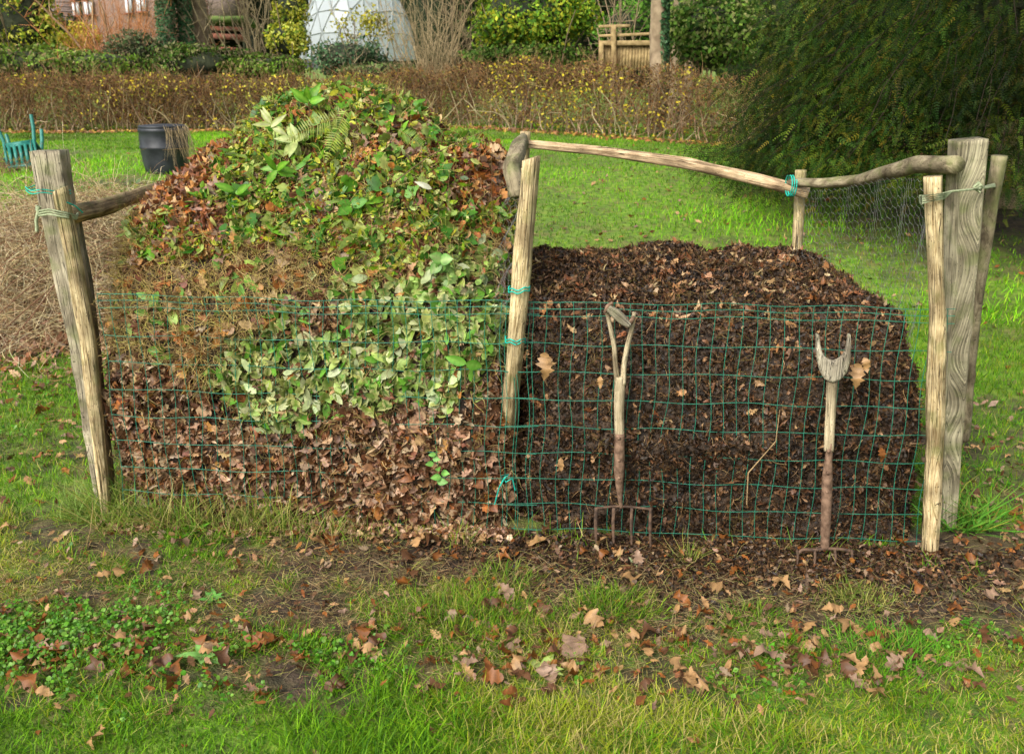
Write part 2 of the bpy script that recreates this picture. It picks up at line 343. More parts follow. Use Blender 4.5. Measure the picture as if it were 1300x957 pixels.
m, n, b = newmat('ground'); at = nd(n, 'ShaderNodeAttribute', attribute_name='Col'); tc = nd(n, 'ShaderNodeTexCoord')
def tn(scale, det=5):
    x = nd(n, 'ShaderNodeTexNoise'); x.inputs['Scale'].default_value = scale; x.inputs['Detail'].default_value = det; n.links.new(tc.outputs['Object'], x.inputs['Vector']); return x.outputs[0]
soil = ramp(n, tn(28, 8), [(.3, (.018, .011, .006)), (.5, (.045, .028, .015)), (.7, (.11, .072, .04))])
turf = ramp(n, tn(14, 6), [(.3, (.07, .09, .010)), (.5, (.11, .22, .008)), (.7, (.2, .30, .02))])
c = mixc(n, turf, soil, at.outputs['Fac']); c = mixc(n, c, (.16, .12, .04), ramp(n, tn(5, 6), [(.5, 0), (.66, .55)]))
n.links.new(c, b.inputs['Base Color']); b.inputs['Roughness'].default_value = .8
bp = nd(n, 'ShaderNodeBump'); bp.inputs['Strength'].default_value = .9; bp.inputs['Distance'].default_value = .015; n.links.new(tn(90, 6), bp.inputs['Height']); n.links.new(bp.outputs[0], b.inputs['Normal'])
tag(g.build('ground', m, smooth=True), kind='structure')
# ------------------------------------------------------------------ grass (stuff)
BL = T_from([(-.5, 0, 0), (.5, 0, 0), (-.42, .07, .38), (.42, .07, .38), (-.28, .28, .74), (.28, .28, .74), (0, .6, 1)], [(0, 1, 3, 2), (2, 3, 5, 4), (4, 5, 6)])
BL2 = T_from([(-.5, 0, 0), (.5, 0, 0), (-.35, .15, .6), (.35, .15, .6), (0, .5, 1)], [(0, 1, 3, 2), (2, 3, 4)])
def blades(g, x, y, hgt, wid, C, tm=BL, lean=.35, bend=1., z0=None, rng=R, dirx=None):
    n_ = len(x)
    if n_ == 0: return
    z = H(x, y) if z0 is None else z0
    a = rng.uniform(0, 2*PI, n_); X = np.stack([np.cos(a), np.sin(a), 0*a], 1); Y = np.stack([-np.sin(a), np.cos(a), 0*a], 1)
    U = np.tile([0., 0, 1.], (n_, 1))+rng.normal(size=(n_, 3))*lean
    if dirx is not None: U = U+dirx
    U = norm(U); hgt = np.broadcast_to(hgt, (n_,)); wid = np.broadcast_to(wid, (n_,)); bd = rng.uniform(.1, 1.5, n_)*bend
    v = tm[0]; base = np.stack([x, y, z-.004], 1)
    V = base[:, None]+v[None, :, 0:1]*(wid[:, None, None]*X[:, None])+v[None, :, 1:2]*((hgt*bd)[:, None, None]*Y[:, None])+v[None, :, 2:3]*(hgt[:, None, None]*U[:, None])
    k = len(v); C = np.asarray(C, float); C = np.tile(C, (n_, 1)) if C.ndim == 1 else C
    C = C*rng.uniform(.75, 1.25, (n_, 1))
    g.add(V.reshape(-1, 3), (tm[1][None]+np.arange(n_)[:, None]*k).ravel(), np.tile(tm[2], n_), np.repeat(C, k, 0))
GREENS = [(.11, .27, .008), (.18, .36, .010), (.04, .13, .006), (.30, .36, .02), (.45, .38, .12)]
def field(n_, x0, x1, y0, y1, wedge=True):
    y = R.uniform(y0, y1, n_); x = R.uniform(x0, x1, n_)
    if wedge:
        k = np.abs(x) < .66*y+.5; x = x[k]; y = y[k]
    return x, y
def inbin(x, y): yy = y+.072*x; return (x > -1.72) & (x < 1.68) & (yy > 3.42) & (yy < 4.9)
g = Geo()
x, y = field(230000, -2.6, 2.6, 1.7, 3.6); k = (R.random(len(x)) > bare(x, y)*1.15-.04) & ~inbin(x, y); x, y = x[k], y[k]
pt = np.stack([x, y, 0*x], 1); v = sn(pt, 3.5, 11, 3); dry = np.clip(.50+v*1.5+.3*blob(x, y, -.9, 3.15, .9, .25)+.2*blob(x, y, 0, 3.1, .6, .2)-.3*blob(x, y, -1.8, 2.7, .6, .7), 0, 1)
r_ = R.random(len(x)); cols = np.array(GREENS)[np.where(r_ < dry*.42, 4, np.where(r_ < dry*.9, 3, R.choice([0, 1, 2], len(x), p=[.4, .35, .25])))]
hh = R.uniform(.012, .036, len(x))*(1+1.1*np.clip(sn(pt, 6, 14, 2)*2, 0, 1))
blades(g, x, y, hh, R.uniform(.0020, .0042, len(x)), cols, lean=.7, bend=1.4)
x, y = field(150000, -5, 5, 3.5, 7); k = (R.random(len(x)) > bare(x, y)) & ~inbin(x, y); x, y = x[k], y[k]; k = ~((np.abs(x) < 1.5) & (y < 5.2)); x, y = x[k], y[k]
pt = np.stack([x, y, 0*x], 1); cols = pal(len(x), GREENS, [.4, .3, .14, .12, .04])*(1+.35*sn(pt, 2, 12, 2))[:, None]
blades(g, x, y, R.uniform(.025, .07, len(x)), .004, cols, tm=BL2, lean=.45)
x, y = field(290000, -18, 13, 6.5, 21); k = R.random(len(x)) > bare(x, y)*.9; x, y = x[k], y[k]
pt = np.stack([x, y, 0*x], 1); vv = sn(pt, 1.1, 13, 3); cols = pal(len(x), [(.13, .33, .010), (.19, .40, .012), (.08, .24, .008), (.25, .38, .02), (.34, .28, .08)], [.38, .32, .16, .1, .04])*(1+.8*vv+.3*sn(pt, 4, 15, 2))[:, None]
blades(g, x, y, R.uniform(.025, .055, len(x))*(1+np.clip(vv*2, 0, 1.0)), .010, cols, tm=BL2, lean=.4)
tag(g.build('grass', M_GRASS), kind='stuff')
# clover and small weeds in the turf
g = Geo()
for (cx, cy, rx, ry, n_) in [(-1.5, 2.55, .5, .35, 1700), (-1.9, 3.0, .4, .4, 900), (-.75, 2.5, .3, .15, 350), (.75, 2.45, .5, .12, 160), (1.7, 2.7, .4, .3, 450), (2.2, 4.0, .5, .8, 600), (-2.7, 4.5, .6, .9, 700), (2.0, 5.5, 1.0, .8, 900), (.9, 7, 1.5, 1.2, 900)]:
    x = cx+R.normal(size=n_)*rx*.6; y = cy+R.normal(size=n_)*ry*.6; k = ~inbin(x, y) & (bare(x, y) < .7) & (sn(np.stack([x, y, 0*x], 1), 8, 93, 3)+R.normal(size=n_)*.1 > -.03); x, y = x[k], y[k]; n_ = len(x)
    for kk in range(3):
        a = R.uniform(0, 6.28, n_); pt = np.stack([x+.008*np.cos(a), y+.008*np.sin(a), H(x, y)+R.uniform(.012, .04, n_)], 1)
        scatter(g, pt, np.tile([0, -.2, 1.], (n_, 1)), R.uniform(.006, .019, n_)*(1 if cy < 4 else 1.6), ROUND if cy < 4 else SMALL, pal(n_, [(.06, .19, .010), (.10, .26, .012), (.14, .28, .03)]), tilt=.35)
tag(g.build('clover', M_LEAF), kind='stuff')
# straggling grass along the foot of the mesh
g = Geo(); n_ = 3600; x = R.uniform(-1.75, 1.65, n_); kp = R.random(n_) < np.where(x < 0, 1, .22)*(.5+sn(np.stack([x, 0*x, 0*x], 1), 9, 91, 2)*1.5); x = x[kp]; n_ = len(x); y = 3.38-.072*x-np.abs(R.normal(size=n_))*.07
blades(g, x, y, R.uniform(.03, .12, n_)*(1+1.1*(x < -.9)), R.uniform(.002, .005, n_), pal(n_, [(.2, .3, .03), (.36, .36, .09), (.11, .22, .02), (.4, .32, .13)]), lean=.55, bend=1.5)
tag(g.build('straggling_grass', M_GRASS), kind='stuff')
# straw and dead stems lying about
g = Geo()
for (cx, cy, rx, ry, n_) in [(-.9, 3.15, .8, .25, 1300), (.8, 3.1, 1.0, .25, 700), (0, 2.8, 1.6, .4, 11000), (-1.9, 3.0, .5, .3, 1200), (2.1, 3.6, .4, .8, 400), (-2.4, 4.4, .6, .8, 500), (1.6, 2.9, .5, .3, 300)]:
    x = cx+R.normal(size=n_)*rx*.6; y = cy+R.normal(size=n_)*ry*.6; k = ~inbin(x, y); x, y = x[k], y[k]; n_ = len(x)
    D = R.normal(size=(n_, 3)); D[:, 2] = R.uniform(0, .35, n_)
    twigs(g, np.stack([x, y, H(x, y)+.006], 1), D, R.uniform(.02, .09, n_), R.uniform(.0006, .0013, n_), pal(n_, [(.42, .33, .15), (.3, .2, .09), (.16, .09, .045), (.3, .3, .08), (.10, .06, .03)]), k=4, wig=.2, grav=.06)
tag(g.build('dead_straw', M_BARK), kind='stuff')
# ------------------------------------------------------------------ heaps
def heap(levels, seed, amp=.03, nt_=260, nz_=120):
    lv = np.array(levels, float); s = np.concatenate([[0], np.cumsum(np.maximum(.02, np.linalg.norm(np.diff(lv[:, :5], axis=0), axis=1)))]); t = np.linspace(0, s[-1], nz_)
    L_ = np.stack([np.interp(t, s, lv[:, i]) for i in range(6)], 1)
    for _ in range(3): L_[1:-1] = (L_[:-2]+2*L_[1:-1]+L_[2:])/4
    th = np.linspace(0, 2*PI, nt_, endpoint=False); e = 2/L_[:, 5:6]
    cx = (L_[:, 1]+L_[:, 2])/2; a = (L_[:, 2]-L_[:, 1])/2; cy = (L_[:, 3]+L_[:, 4])/2; bb = (L_[:, 4]-L_[:, 3])/2
    X = cx[:, None]+a[:, None]*np.sign(np.cos(th))*np.abs(np.cos(th))**e; Y = cy[:, None]+bb[:, None]*np.sign(np.sin(th))*np.abs(np.sin(th))**e; Z = L_[:, 0:1]+0*X
    G3 = np.stack([X, Y, Z], -1); p = G3.reshape(-1, 3)
    # face normals for displacement
    du = np.roll(G3, -1, 1)-np.roll(G3, 1, 1); dv = np.gradient(G3, axis=0); N = norm(np.cross(du, dv)); 
    d = (sn(p, 3.2, seed, 3)*amp*1.3+sn(p, 11, seed+1, 3)*amp*.9+sn(p, 34, seed+2, 2)*amp*.35).reshape(X.shape)
    G3 = G3+N*d[..., None]; G3[..., 1] -= .072*G3[..., 0]
    return G3
def heap_mesh(g, G3):
    k, s, _ = G3.shape; rings(g, G3, (.5, .5, .5))
def sampler(G3):
    a, b_, c_, d_ = G3[:-1], np.roll(G3, -1, 1)[:-1], np.roll(G3, -1, 1)[1:], G3[1:]
    N = np.cross(b_-a, d_-a); A = np.linalg.norm(N, axis=-1).ravel(); Nn = norm(N).reshape(-1, 3); cum = np.cumsum(A)/A.sum()
    a, b_, d_ = a.reshape(-1, 3), b_.reshape(-1, 3), d_.reshape(-1, 3)
    def f(n_):
        i_ = np.minimum(np.searchsorted(cum, R.random(n_)), len(A)-1); u = R.random((n_, 1)); v = R.random((n_, 1))
        return a[i_]+(b_[i_]-a[i_])*u+(d_[i_]-a[i_])*v, Nn[i_]
    return f
LH = heap([(-.05, -1.68, .0, 3.45, 4.85, 7), (.12, -1.70, .0, 3.43, 4.85, 7), (.5, -1.74, .0, 3.425, 4.85, 7), (.9, -1.70, .0, 3.45, 4.85, 6), (1.02, -1.70, -.01, 3.52, 4.85, 5), (1.12, -1.70, -.02, 3.58, 4.85, 4.5),
           (1.28, -1.60, -.02, 3.64, 4.8, 3.5), (1.40, -1.46, -.03, 3.72, 4.75, 3), (1.47, -1.38, -.08, 3.78, 4.7, 2.8), (1.51, -1.28, -.28, 3.84, 4.6, 2.5), (1.58, -1.19, -.33, 3.88, 4.5, 2.5), (1.645, -1.10, -.40, 3.95, 4.45, 2.4), (1.685, -1.02, -.44, 4.0, 4.4, 2.2), (1.72, -.9, -.55, 4.05, 4.3, 2), (1.735, -.75, -.7, 4.15, 4.2, 2)], 3, .035)
t_left = thing('compost_heap', (-.85, 4.1, 0), 'tall leafy heap of green clippings, hay and brown leaves in the left bay', 'compost heap')
g = Geo(); heap_mesh(g, LH); g.build('packed_core', M_CORE, t_left, True)
S_ = sampler(LH); p, N = S_(90000)
k = (N[:, 1] < .5) | (R.random(len(p)) < .3); p, N = p[k], N[k]
xx = p[:, 0]+.16*sn(p, 7, 31, 3)+R.normal(size=len(p))*.035; zz = p[:, 2]+.12*sn(p, 8, 32, 3)+R.normal(size=len(p))*.022; r_ = R.random(len(p)); mixn = sn(p, 11, 33, 3)
low = .60+.10*np.cos((xx+1.7)*3.6)+.03*np.sin(xx*9)                                   # top of the brown layer
brown = zz < low
ivyc = np.maximum(1-((xx+.42)/.52)**2-((zz-.84)/.30)**2, 1-((xx+.88)/.28)**2-((zz-.62)/.22)**2)
ivy = (ivyc > 0) & ~((zz < .5) & (xx > -.6)) & (mixn+.9*ivyc > -.05)
orange = (zz > 1.22) & (zz < 1.52) & (xx < -1.22) & ~ivy
orange = orange | ((zz > 1.15) & (zz < 1.58) & (xx < -1.0-.9*(zz-1.2)) & (mixn > .0))
orange2 = ((np.abs(zz-1.52) < .03) & (np.abs(xx+.45) < .2)) | ((xx > -.2) & (zz > 1.34)) | ((np.abs(zz-1.63) < .03) & (xx > -.62))
hay = (~ivy) & (~brown) & (zz < 1.20) & (xx < -.95+.9*(zz > 1.02))
green = (zz > 1.16) & ~orange & ~orange2 & ~ivy
other = ~(brown | ivy | orange | orange2 | hay | green)
def sub(mask, frac): k_ = mask & (R.random(len(p)) < frac); return p[k_], N[k_], int(k_.sum())
BR = [(.27, .14, .065), (.19, .085, .035), (.42, .27, .15), (.08, .038, .018), (.34, .20, .11), (.14, .06, .025), (.42, .29, .18)]
OR = [(.34, .12, .025), (.40, .19, .05), (.22, .08, .03), (.42, .27, .12), (.30, .20, .13), (.16, .06, .03)]
# shape choice for brown leaves: half curled
g = Geo()
brown &= ~ivy
pb, Nb, n_ = sub(brown, .30); scatter(g, pb+Nb*R.uniform(-.012, .018, (n_, 1)), Nb, R.uniform(.03, .062, n_), CURL, pal(n_, BR), tilt=1.0, curl=1.0)
pb, Nb, n_ = sub(brown, .13); scatter(g, pb+Nb*R.uniform(-.01, .02, (n_, 1)), Nb, R.uniform(.04, .075, n_), ROUND, pal(n_, BR), tilt=.9, curl=2.)
pb, Nb, n_ = sub(ivy, .06); scatter(g, pb+Nb*R.uniform(-.01, .03, (n_, 1)), Nb, R.uniform(.03, .07, n_), CURL, pal(n_, BR+OR), tilt=.8)
pb, Nb, n_ = sub(brown | other, .07); scatter(g, pb+Nb*.01, Nb, R.uniform(.06, .10, n_), OAK, pal(n_, BR+OR), tilt=.6, curl=1.5)
pb, Nb, n_ = sub(other, .35); scatter(g, pb+Nb*.01, Nb, R.uniform(.03, .06, n_), CURL, pal(n_, BR+[(.07, .04, .02)]), tilt=.9)
tag(g.build('brown_leaves', M_DEAD, t_left), 'packed brown dead leaves at the bottom of the heap', kind='stuff')
g = Geo()
for mk, fr in ((orange, .45), (orange2, .5), (green, .19), (hay, .04)):
    pb, Nb, n_ = sub(mk, fr); scatter(g, pb+Nb*R.uniform(0, .03, (n_, 1)), Nb, R.uniform(.05, .095, n_), OAK if mk is not orange else MAPLE, pal(n_, OR), tilt=.5, curl=1.5)
pb, Nb, n_ = sub(orange, .5); scatter(g, pb+Nb*R.uniform(0, .03, (n_, 1)), Nb, R.uniform(.05, .09, n_), OAK, pal(n_, OR), tilt=.6, curl=1.5)
tag(g.build('orange_leaves', M_DEAD, t_left), 'orange oak and maple leaves near the top', kind='stuff')
g = Geo()
pb, Nb, n_ = sub(ivy, .17); scatter(g, pb+Nb*R.uniform(-.01, .035, (n_, 1)), Nb, R.uniform(.03, .07, n_), IVY, pal(n_, [(.10, .20, .03), (.16, .27, .035), (.32, .38, .10), (.05, .13, .015)]), tilt=.75, edgecol=(.56, .54, .22), up=(0, 0, -1), bright=.45)
pb, Nb, n_ = sub(ivy, .16); scatter(g, pb+Nb*R.uniform(-.01, .03, (n_, 1)), Nb, R.uniform(.03, .065, n_), ROUND, pal(n_, [(.11, .20, .035), (.07, .17, .015), (.34, .38, .10), (.18, .26, .04), (.55, .52, .28)], [3, 3, 2, 3, .7]), tilt=.8, edgecol=(.5, .5, .18), bright=.45)
pb, Nb, n_ = sub(ivy, .25); D = np.cross(Nb, R.normal(size=(n_, 3)))+Nb*.3; gst = Geo(); twigs(gst, pb, D, R.uniform(.03, .1, n_), .001, pal(n_, [(.25, .2, .08), (.12, .08, .04), (.2, .28, .08)]), k=5, wig=.3); tag(gst.build('ivy_stems', M_BARK, t_left), kind='stuff')
pb, Nb, n_ = sub(ivy, .10); scatter(g, pb+Nb*R.uniform(0, .04, (n_, 1)), Nb, R.uniform(.045, .08, n_), OVAL, pal(n_, [(.12, .30, .03), (.30, .42, .10), (.45, .5, .25)]), tilt=.5)
tag(g.build('variegated_ivy', M_LEAF, t_left), 'cream edged ivy leaves tipped in the middle of the heap', kind='stuff')
g = Geo()
GR = [(.07, .17, .010), (.15, .29, .010), (.28, .37, .015), (.42, .43, .03), (.04, .09, .01), (.46, .47, .14), (.20, .24, .02), (.34, .30, .04)]
pb, Nb, n_ = sub(green, .30); scatter(g, pb+Nb*R.uniform(0, .05, (n_, 1)), Nb, R.uniform(.025, .05, n_), OVAL, pal(n_, GR), tilt=.8)
pb, Nb, n_ = sub(green, .55); scatter(g, pb+Nb*R.uniform(0, .06, (n_, 1)), Nb, R.uniform(.010, .024, n_), SMALL, pal(n_, GR), tilt=1.)
pb, Nb, n_ = sub(green, .035); scatter(g, pb+Nb*R.uniform(.01, .05, (n_, 1)), Nb, R.uniform(.07, .12, n_), LONG, pal(n_, [(.07, .2, .015), (.14, .3, .02), (.28, .38, .08)]), tilt=.7)
pb, Nb, n_ = sub(green, .06); scatter(g, pb+Nb*R.uniform(.01, .05, (n_, 1)), Nb, R.uniform(.05, .08, n_), IVY, pal(n_, [(.05, .16, .015), (.10, .25, .015), (.34, .42, .10), (.14, .2, .03)]), tilt=.6)
pb, Nb, n_ = sub(other | hay, .02); scatter(g, pb+Nb*.02, Nb, R.uniform(.04, .08, n_), OVAL, pal(n_, [(.3, .42, .08), (.15, .32, .05)]), tilt=.5)
tag(g.build('green_clippings', M_LEAF, t_left), 'fresh green hedge clippings and weeds on top', kind='stuff')
g = Geo()
HY = [(.50, .37, .15), (.38, .26, .10), (.20, .12, .05), (.42, .34, .09)]
for mk, fr, cc in ((hay, .9, HY), (green, .42, [(.28, .36, .05), (.42, .36, .12), (.2, .1, .04), (.4, .4, .08)]), (other, .3, HY), (brown, .05, HY), (ivy, .05, HY)):
    pb, Nb, n_ = sub(mk, fr); D = np.cross(Nb, R.normal(size=(n_, 3)))+Nb*.25+np.array([0, -.1, -.2]); twigs(g, pb+Nb*.01, D, R.uniform(.04, .16, n_), R.uniform(.0008, .0021, n_), pal(n_, cc), k=6, wig=.45)
pb, Nb, n_ = sub(green, .006); D = np.cross(Nb, R.normal(size=(n_, 3)))+Nb*.5; twigs(g, pb, D, R.uniform(.12, .35, n_), .002, pal(n_, [(.22, .13, .06), (.12, .08, .04)]), k=7, wig=.15, grav=.03)
tag(g.build('hay_stems', M_BARK, t_left), 'tangled hay, roots and thin stems in the heap', kind='stuff')
# dark compost heap
RH = heap([(-.05, .03, 1.67, 3.44, 4.85, 7), (.15, .03, 1.67, 3.425, 4.85, 7), (.4, .03, 1.68, 3.42, 4.85, 7), (.55, .03, 1.68, 3.44, 4.85, 7), (.72, .03, 1.67, 3.47, 4.85, 7), (.80, .03, 1.66, 3.52, 4.85, 6), (.87, .03, 1.64, 3.62, 4.84, 6), (.91, .04, 1.58, 3.78, 4.82, 5.5), (.93, .05, 1.50, 3.98, 4.8, 5), (.94, .12, 1.38, 4.2, 4.75, 4), (.947, .3, 1.1, 4.3, 4.65, 3), (.95, .6, .8, 4.4, 4.5, 2)], 5, .045)
t_right = thing('compost_heap', (.85, 4.1, 0), 'flat topped heap of dark rotted compost in the right bay behind two forks', 'compost heap')
g = Geo(); heap_mesh(g, RH); g.build('packed_core', M_CORE, t_right, True)
S_ = sampler(RH); p, N = S_(120000); k = (N[:, 1] < .5) | (R.random(len(p)) < .25); p, N = p[k], N[k]
g = Geo(); DK = [(.024, .014, .007), (.042, .023, .011), (.075, .040, .018), (.014, .008, .005), (.11, .055, .022)]
n_ = len(p); a = R.random(n_); k = a < .72; lay = np.clip(.8+1.5*sn(p, 9, 41, 3), .3, 1.8)
scatter(g, p[k]+N[k]*R.uniform(-.006, .012, (k.sum(), 1)), N[k], R.uniform(.006, .020, k.sum()), CRUMB, pal(k.sum(), DK, [4, 4, 2.2, 3, .8])*lay[k, None], tilt=1.)
k = (a > .72) & (a < .82); scatter(g, p[k]+N[k]*.008, N[k], R.uniform(.02, .045, k.sum()), CURL, pal(k.sum(), [(.075, .038, .016), (.12, .058, .026), (.035, .02, .01), (.26, .15, .07)], [4, 3, 5, .7]), tilt=.9)
g.build('rotted_leaf_bits', M_COMP, t_right)['kind'] = 'stuff'
g = Geo(); k = (a > .82) & (a < .93); D = np.cross(N[k], R.normal(size=(k.sum(), 3))); twigs(g, p[k]+N[k]*.008, D, R.uniform(.015, .07, k.sum()), R.uniform(.0006, .0016, k.sum()), pal(k.sum(), [(.30, .19, .08), (.14, .08, .035), (.07, .04, .02), (.4, .27, .13)], [1.5, 3, 3, .6]), k=4, wig=.3)
k = (a > .93) & (sn(p, 9, 44, 2) > .25); D = np.cross(N[k], R.normal(size=(k.sum(), 3))); twigs(g, p[k]+N[k]*.008, D, R.uniform(.04, .1, k.sum()), .0009, pal(k.sum(), [(.22, .17, .05), (.14, .10, .03)]), k=6, wig=.6)
g.build('twiggy_scraps', M_BARK, t_right)['kind'] = 'stuff'
g = Geo(); k = (a > .9965) & (p[:, 2] > .5)
top = (a > .988) & (p[:, 2] > .86)
scatter(g, p[k]+N[k]*.012, N[k], R.uniform(.04, .07, k.sum()), OAK, pal(k.sum(), [(.34, .16, .06), (.45, .26, .12), (.25, .09, .03)]), tilt=.5, curl=1.5)
scatter(g, p[top]+N[top]*.012, N[top], R.uniform(.025, .06, top.sum()), CURL, pal(top.sum(), [(.30, .17, .07), (.16, .08, .035), (.2, .08, .03), (.4, .28, .14)]), tilt=.6)
tag(g.build('fresh_fallen_leaves', M_DEAD, t_right), kind='stuff')
# ------------------------------------------------------------------ bin: posts, rails, wire
t_bin = thing('compost_bay_fence', (0, 3.4, 0), 'open two bay compost bin of rough wooden posts, rails and green wire mesh', 'compost bin')
def pix(pts): return np.array([P(a, b_, c_) for a, b_, c_ in pts])
def post(name, pts, rx, ry, mat, label, seed, **kw):
    g_ = Geo(); sweep(g_, pix(pts), rx, ry, seed=seed, **kw); return tag(g_.build(name, mat, t_bin, True), label)
# left corner
post('post', [(140, 665, 3.66), (108, 440, 3.66), (80, 300, 3.66), (62, 191, 3.66)], [.030, .042, .056, .062], [.04]*2, M_GREYW, 'weathered sawn corner post standing at the left end', 3, square=1., sides=28, rough=.03, lump=.02, knots=[(.75, 3.9, .12), (.45, 4.1, .1)])
post('post', [(137, 665, 3.53), (112, 430, 3.52), (92, 320, 3.51), (76, 240, 3.50)], [.018, .026, .032, .030], [.03]*2, M_SPLIT, 'split chestnut stake tied in front of the left corner post', 5, rough=.13, topslant=.01)
post('post', [(140, 640, 3.8), (120, 440, 3.8), (108, 345, 3.8), (93, 270, 3.8)], [.016, .024, .026], [.022]*2, M_GREYW, 'thin grey stake behind the left corner post', 7, rough=.08)
# centre
post('post', [(636, 690, 3.50), (641, 590, 3.62), (648, 510, 3.47), (655, 440, 3.39), (664, 320, 3.36), (675, 201, 3.36)], [.022, .028, .032, .036, .031], [.03]*2, M_SPLIT, 'pale split stake in the middle between the bays', 11, rough=.15, knots=[(1.0, 5.2, .3)], topslant=.012)
post('post', [(655, 560, 4.82), (662, 300, 4.8), (667, 167, 4.78)], [.035, .03, .026], None, M_SPLIT, 'rear middle stake carrying the long back rail', 13)
g = Geo(); sweep(g, pix([(656, 250, 3.50), (654, 228, 3.52), (648, 214, 3.58), (655, 198, 3.72), (660, 184, 3.95), (664, 176, 4.75)]), [.026, .036, .034, .030, .026, .026], sides=18, k=60, seed=17, lump=.08, knots=[(.1, 4.5, .25)])
tag(g.build('rail', M_BRANCH, t_bin, True), 'crooked bark covered rail running back from the middle post')
# right corner
post('post', [(1178, 725, 3.24), (1186, 560, 3.24), (1190, 400, 3.24), (1186, 300, 3.24), (1184, 224, 3.24)], [.026, .029, .033, .026, .029], [.032]*2, M_SPLIT, 'pale split stake nearest the camera at the right end', 19, rough=.15, knots=[(.92, 5.0, .35), (.4, 4.6, .2)])
post('post', [(1197, 690, 3.52), (1211, 440, 3.5), (1221, 300, 3.5), (1229, 177, 3.48)], [.032, .040, .050, .058], [.045]*2, M_SAWN, 'tall square sawn post with swirling grain at the right corner', 23, square=1.3, sides=40, k=120, rough=.015, lump=.02, swirl=.10, knots=[(.86, 4.75, .02), (1.05, 5.2, .0), (.5, 4.3, .0), (1.45, 4.9, .0)])
post('post', [(1222, 560, 3.72), (1233, 430, 3.7), (1246, 330, 3.68), (1259, 260, 3.66), (1268, 198, 3.64)], [.02, .024, .026, .026, .028], None, M_BRANCH, 'thin bark covered stake leaning behind the tall right post', 29, knots=[(.32, 4.8, .8), (.62, 4.6, .6)], lump=.12)
post('post', [(1010, 460, 4.62), (1013, 300, 4.62), (1017, 216, 4.62)], [.028, .025, .028], None, M_SPLIT, 'short round stake at the back right corner', 31)
# rails
g = Geo(); sweep(g, pix([(664, 183, 4.74), (760, 192, 4.70), (860, 206, 4.64), (940, 223, 4.60), (1026, 245, 4.54)]), [.020, .024, .028, .030, .029], sides=20, k=90, seed=37, rough=.09, ref=(0, 0, 1), lump=.06, knots=[(.85, 1.2, .15), (.3, 1.7, .12)])
tag(g.build('rail', M_RAIL, t_bin, True), 'long pale split rail along the back of the right bay')
g = Geo(); sweep(g, pix([(1003, 231, 4.55), (1045, 233, 4.4), (1090, 229, 4.2), (1130, 218, 3.9), (1165, 209, 3.65), (1214, 209, 3.38)]), [.022, .023, .027, .031, .033, .034], sides=20, k=90, seed=41, ref=(0, 0, 1), lump=.05, rough=.03)
tag(g.build('rail', M_BRANCH, t_bin, True), 'curved round rail running forward to the tall right post')
g = Geo(); sweep(g, pix([(84, 274, 3.58), (120, 266, 3.85), (160, 253, 4.2), (215, 235, 4.7)]), [.034, .036, .034, .03], sides=20, k=70, seed=43, ref=(0, 0, 1), lump=.06, rough=.06)
tag(g.build('rail', M_DARKW, t_bin, True), 'dark knotted rail running back from the left corner post')
# welded green mesh
def welded(name, x0, x1, sag, seed, label):
    rg = np.random.default_rng(seed); g_ = Geo(); zs = [.985, .96, .932]+[.932-.114*i for i in range(1, 9)]
    def fx(x, z):                           # gentle waves of the sheet
        wv = .012*np.sin(x*5+seed)*np.sin(z*4+1)+.006*np.sin(x*17+z*3); return np.stack([x+.006*np.sin(z*14+x*9), 3.405-.072*x-wv*.7-.02*np.clip(.5-np.abs(z-.45), 0, 1), z+sag*np.sin((x-x0)/(x1-x0)*PI)*.8+.004*np.sin(x*13+z*20+seed)], -1)
    xs = np.linspace(x0, x1, 90); hz = [fx(xs, np.full_like(xs, z_)) for z_ in zs]; tubes(g_, hz, .0014, sides=5)
    vx = np.arange(x0, x1+.001, .0535)+rg.normal(size=len(np.arange(x0, x1+.001, .0535)))*.002; zz_ = np.linspace(.985, .005, 50)
    vt = [fx(v_+.012*np.exp(-((zz_-rg.uniform(.1, .9))/.15)**2)*rg.normal()*.5+np.zeros_like(zz_), zz_) for v_ in vx]; tubes(g_, vt, .0013, sides=5)
    return tag(g_.build(name, M_WIRE, t_bin, True), label)
welded('wire_mesh', -1.65, .10, -.008, 2, 'green welded wire mesh across the left bay')
welded('wire_mesh', -.03, 1.655, .0, 3, 'green welded wire mesh across the right bay')
# chicken wire
def hexwire(name, fn, nu, nv, label, r=.0007):
    g_ = Geo(); seg = []
    for a_ in range(nu):
        for b_ in range(nv):
            u0 = a_+.5*(b_ % 2); pts = [(u0, b_), (u0+.5, b_+.33), (u0+.5, b_+1.0), (u0, b_-.0)]
            seg.append([fn(u0/nu, b_/nv), fn((u0+.5)/nu, (b_+.33)/nv)]); seg.append([fn((u0+.5)/nu, (b_+.33)/nv), fn((u0+1)/nu, b_/nv)]); seg.append([fn((u0+.5)/nu, (b_+.33)/nv), fn((u0+.5)/nu, (b_+1)/nv)])
    tubes(g_, np.array(seg), r, sides=3); return tag(g_.build(name, M_GALV, t_bin), label)
def wob(q, s_, a_=.012): return q+np.array([math.sin(q[1]*31+q[2]*17+s_), math.sin(q[0]*23+q[2]*19+s_*2), math.sin(q[0]*29+q[1]*13+s_)])*a_
TA, TB = P(1012, 240, 4.5), P(1185, 225, 3.5)
def f1(u, v): q = TA+(TB-TA)*u; q = q+np.array([.02*math.sin(u*3), 0, -v*.95]); q[0] += .10*math.sin(v*3)*math.sin(u*3.1); return wob(q, 1)
hexwire('chicken_wire', f1, 34, 26, 'sagging chicken wire on the right side under the curved rail')
def f2(u, v): q = np.array([.0, 3.40+u*.9, 1.38-v*.7+.1*u]); q[0] += .05*math.sin(v*6+u*5); return wob(q, 3, .02)
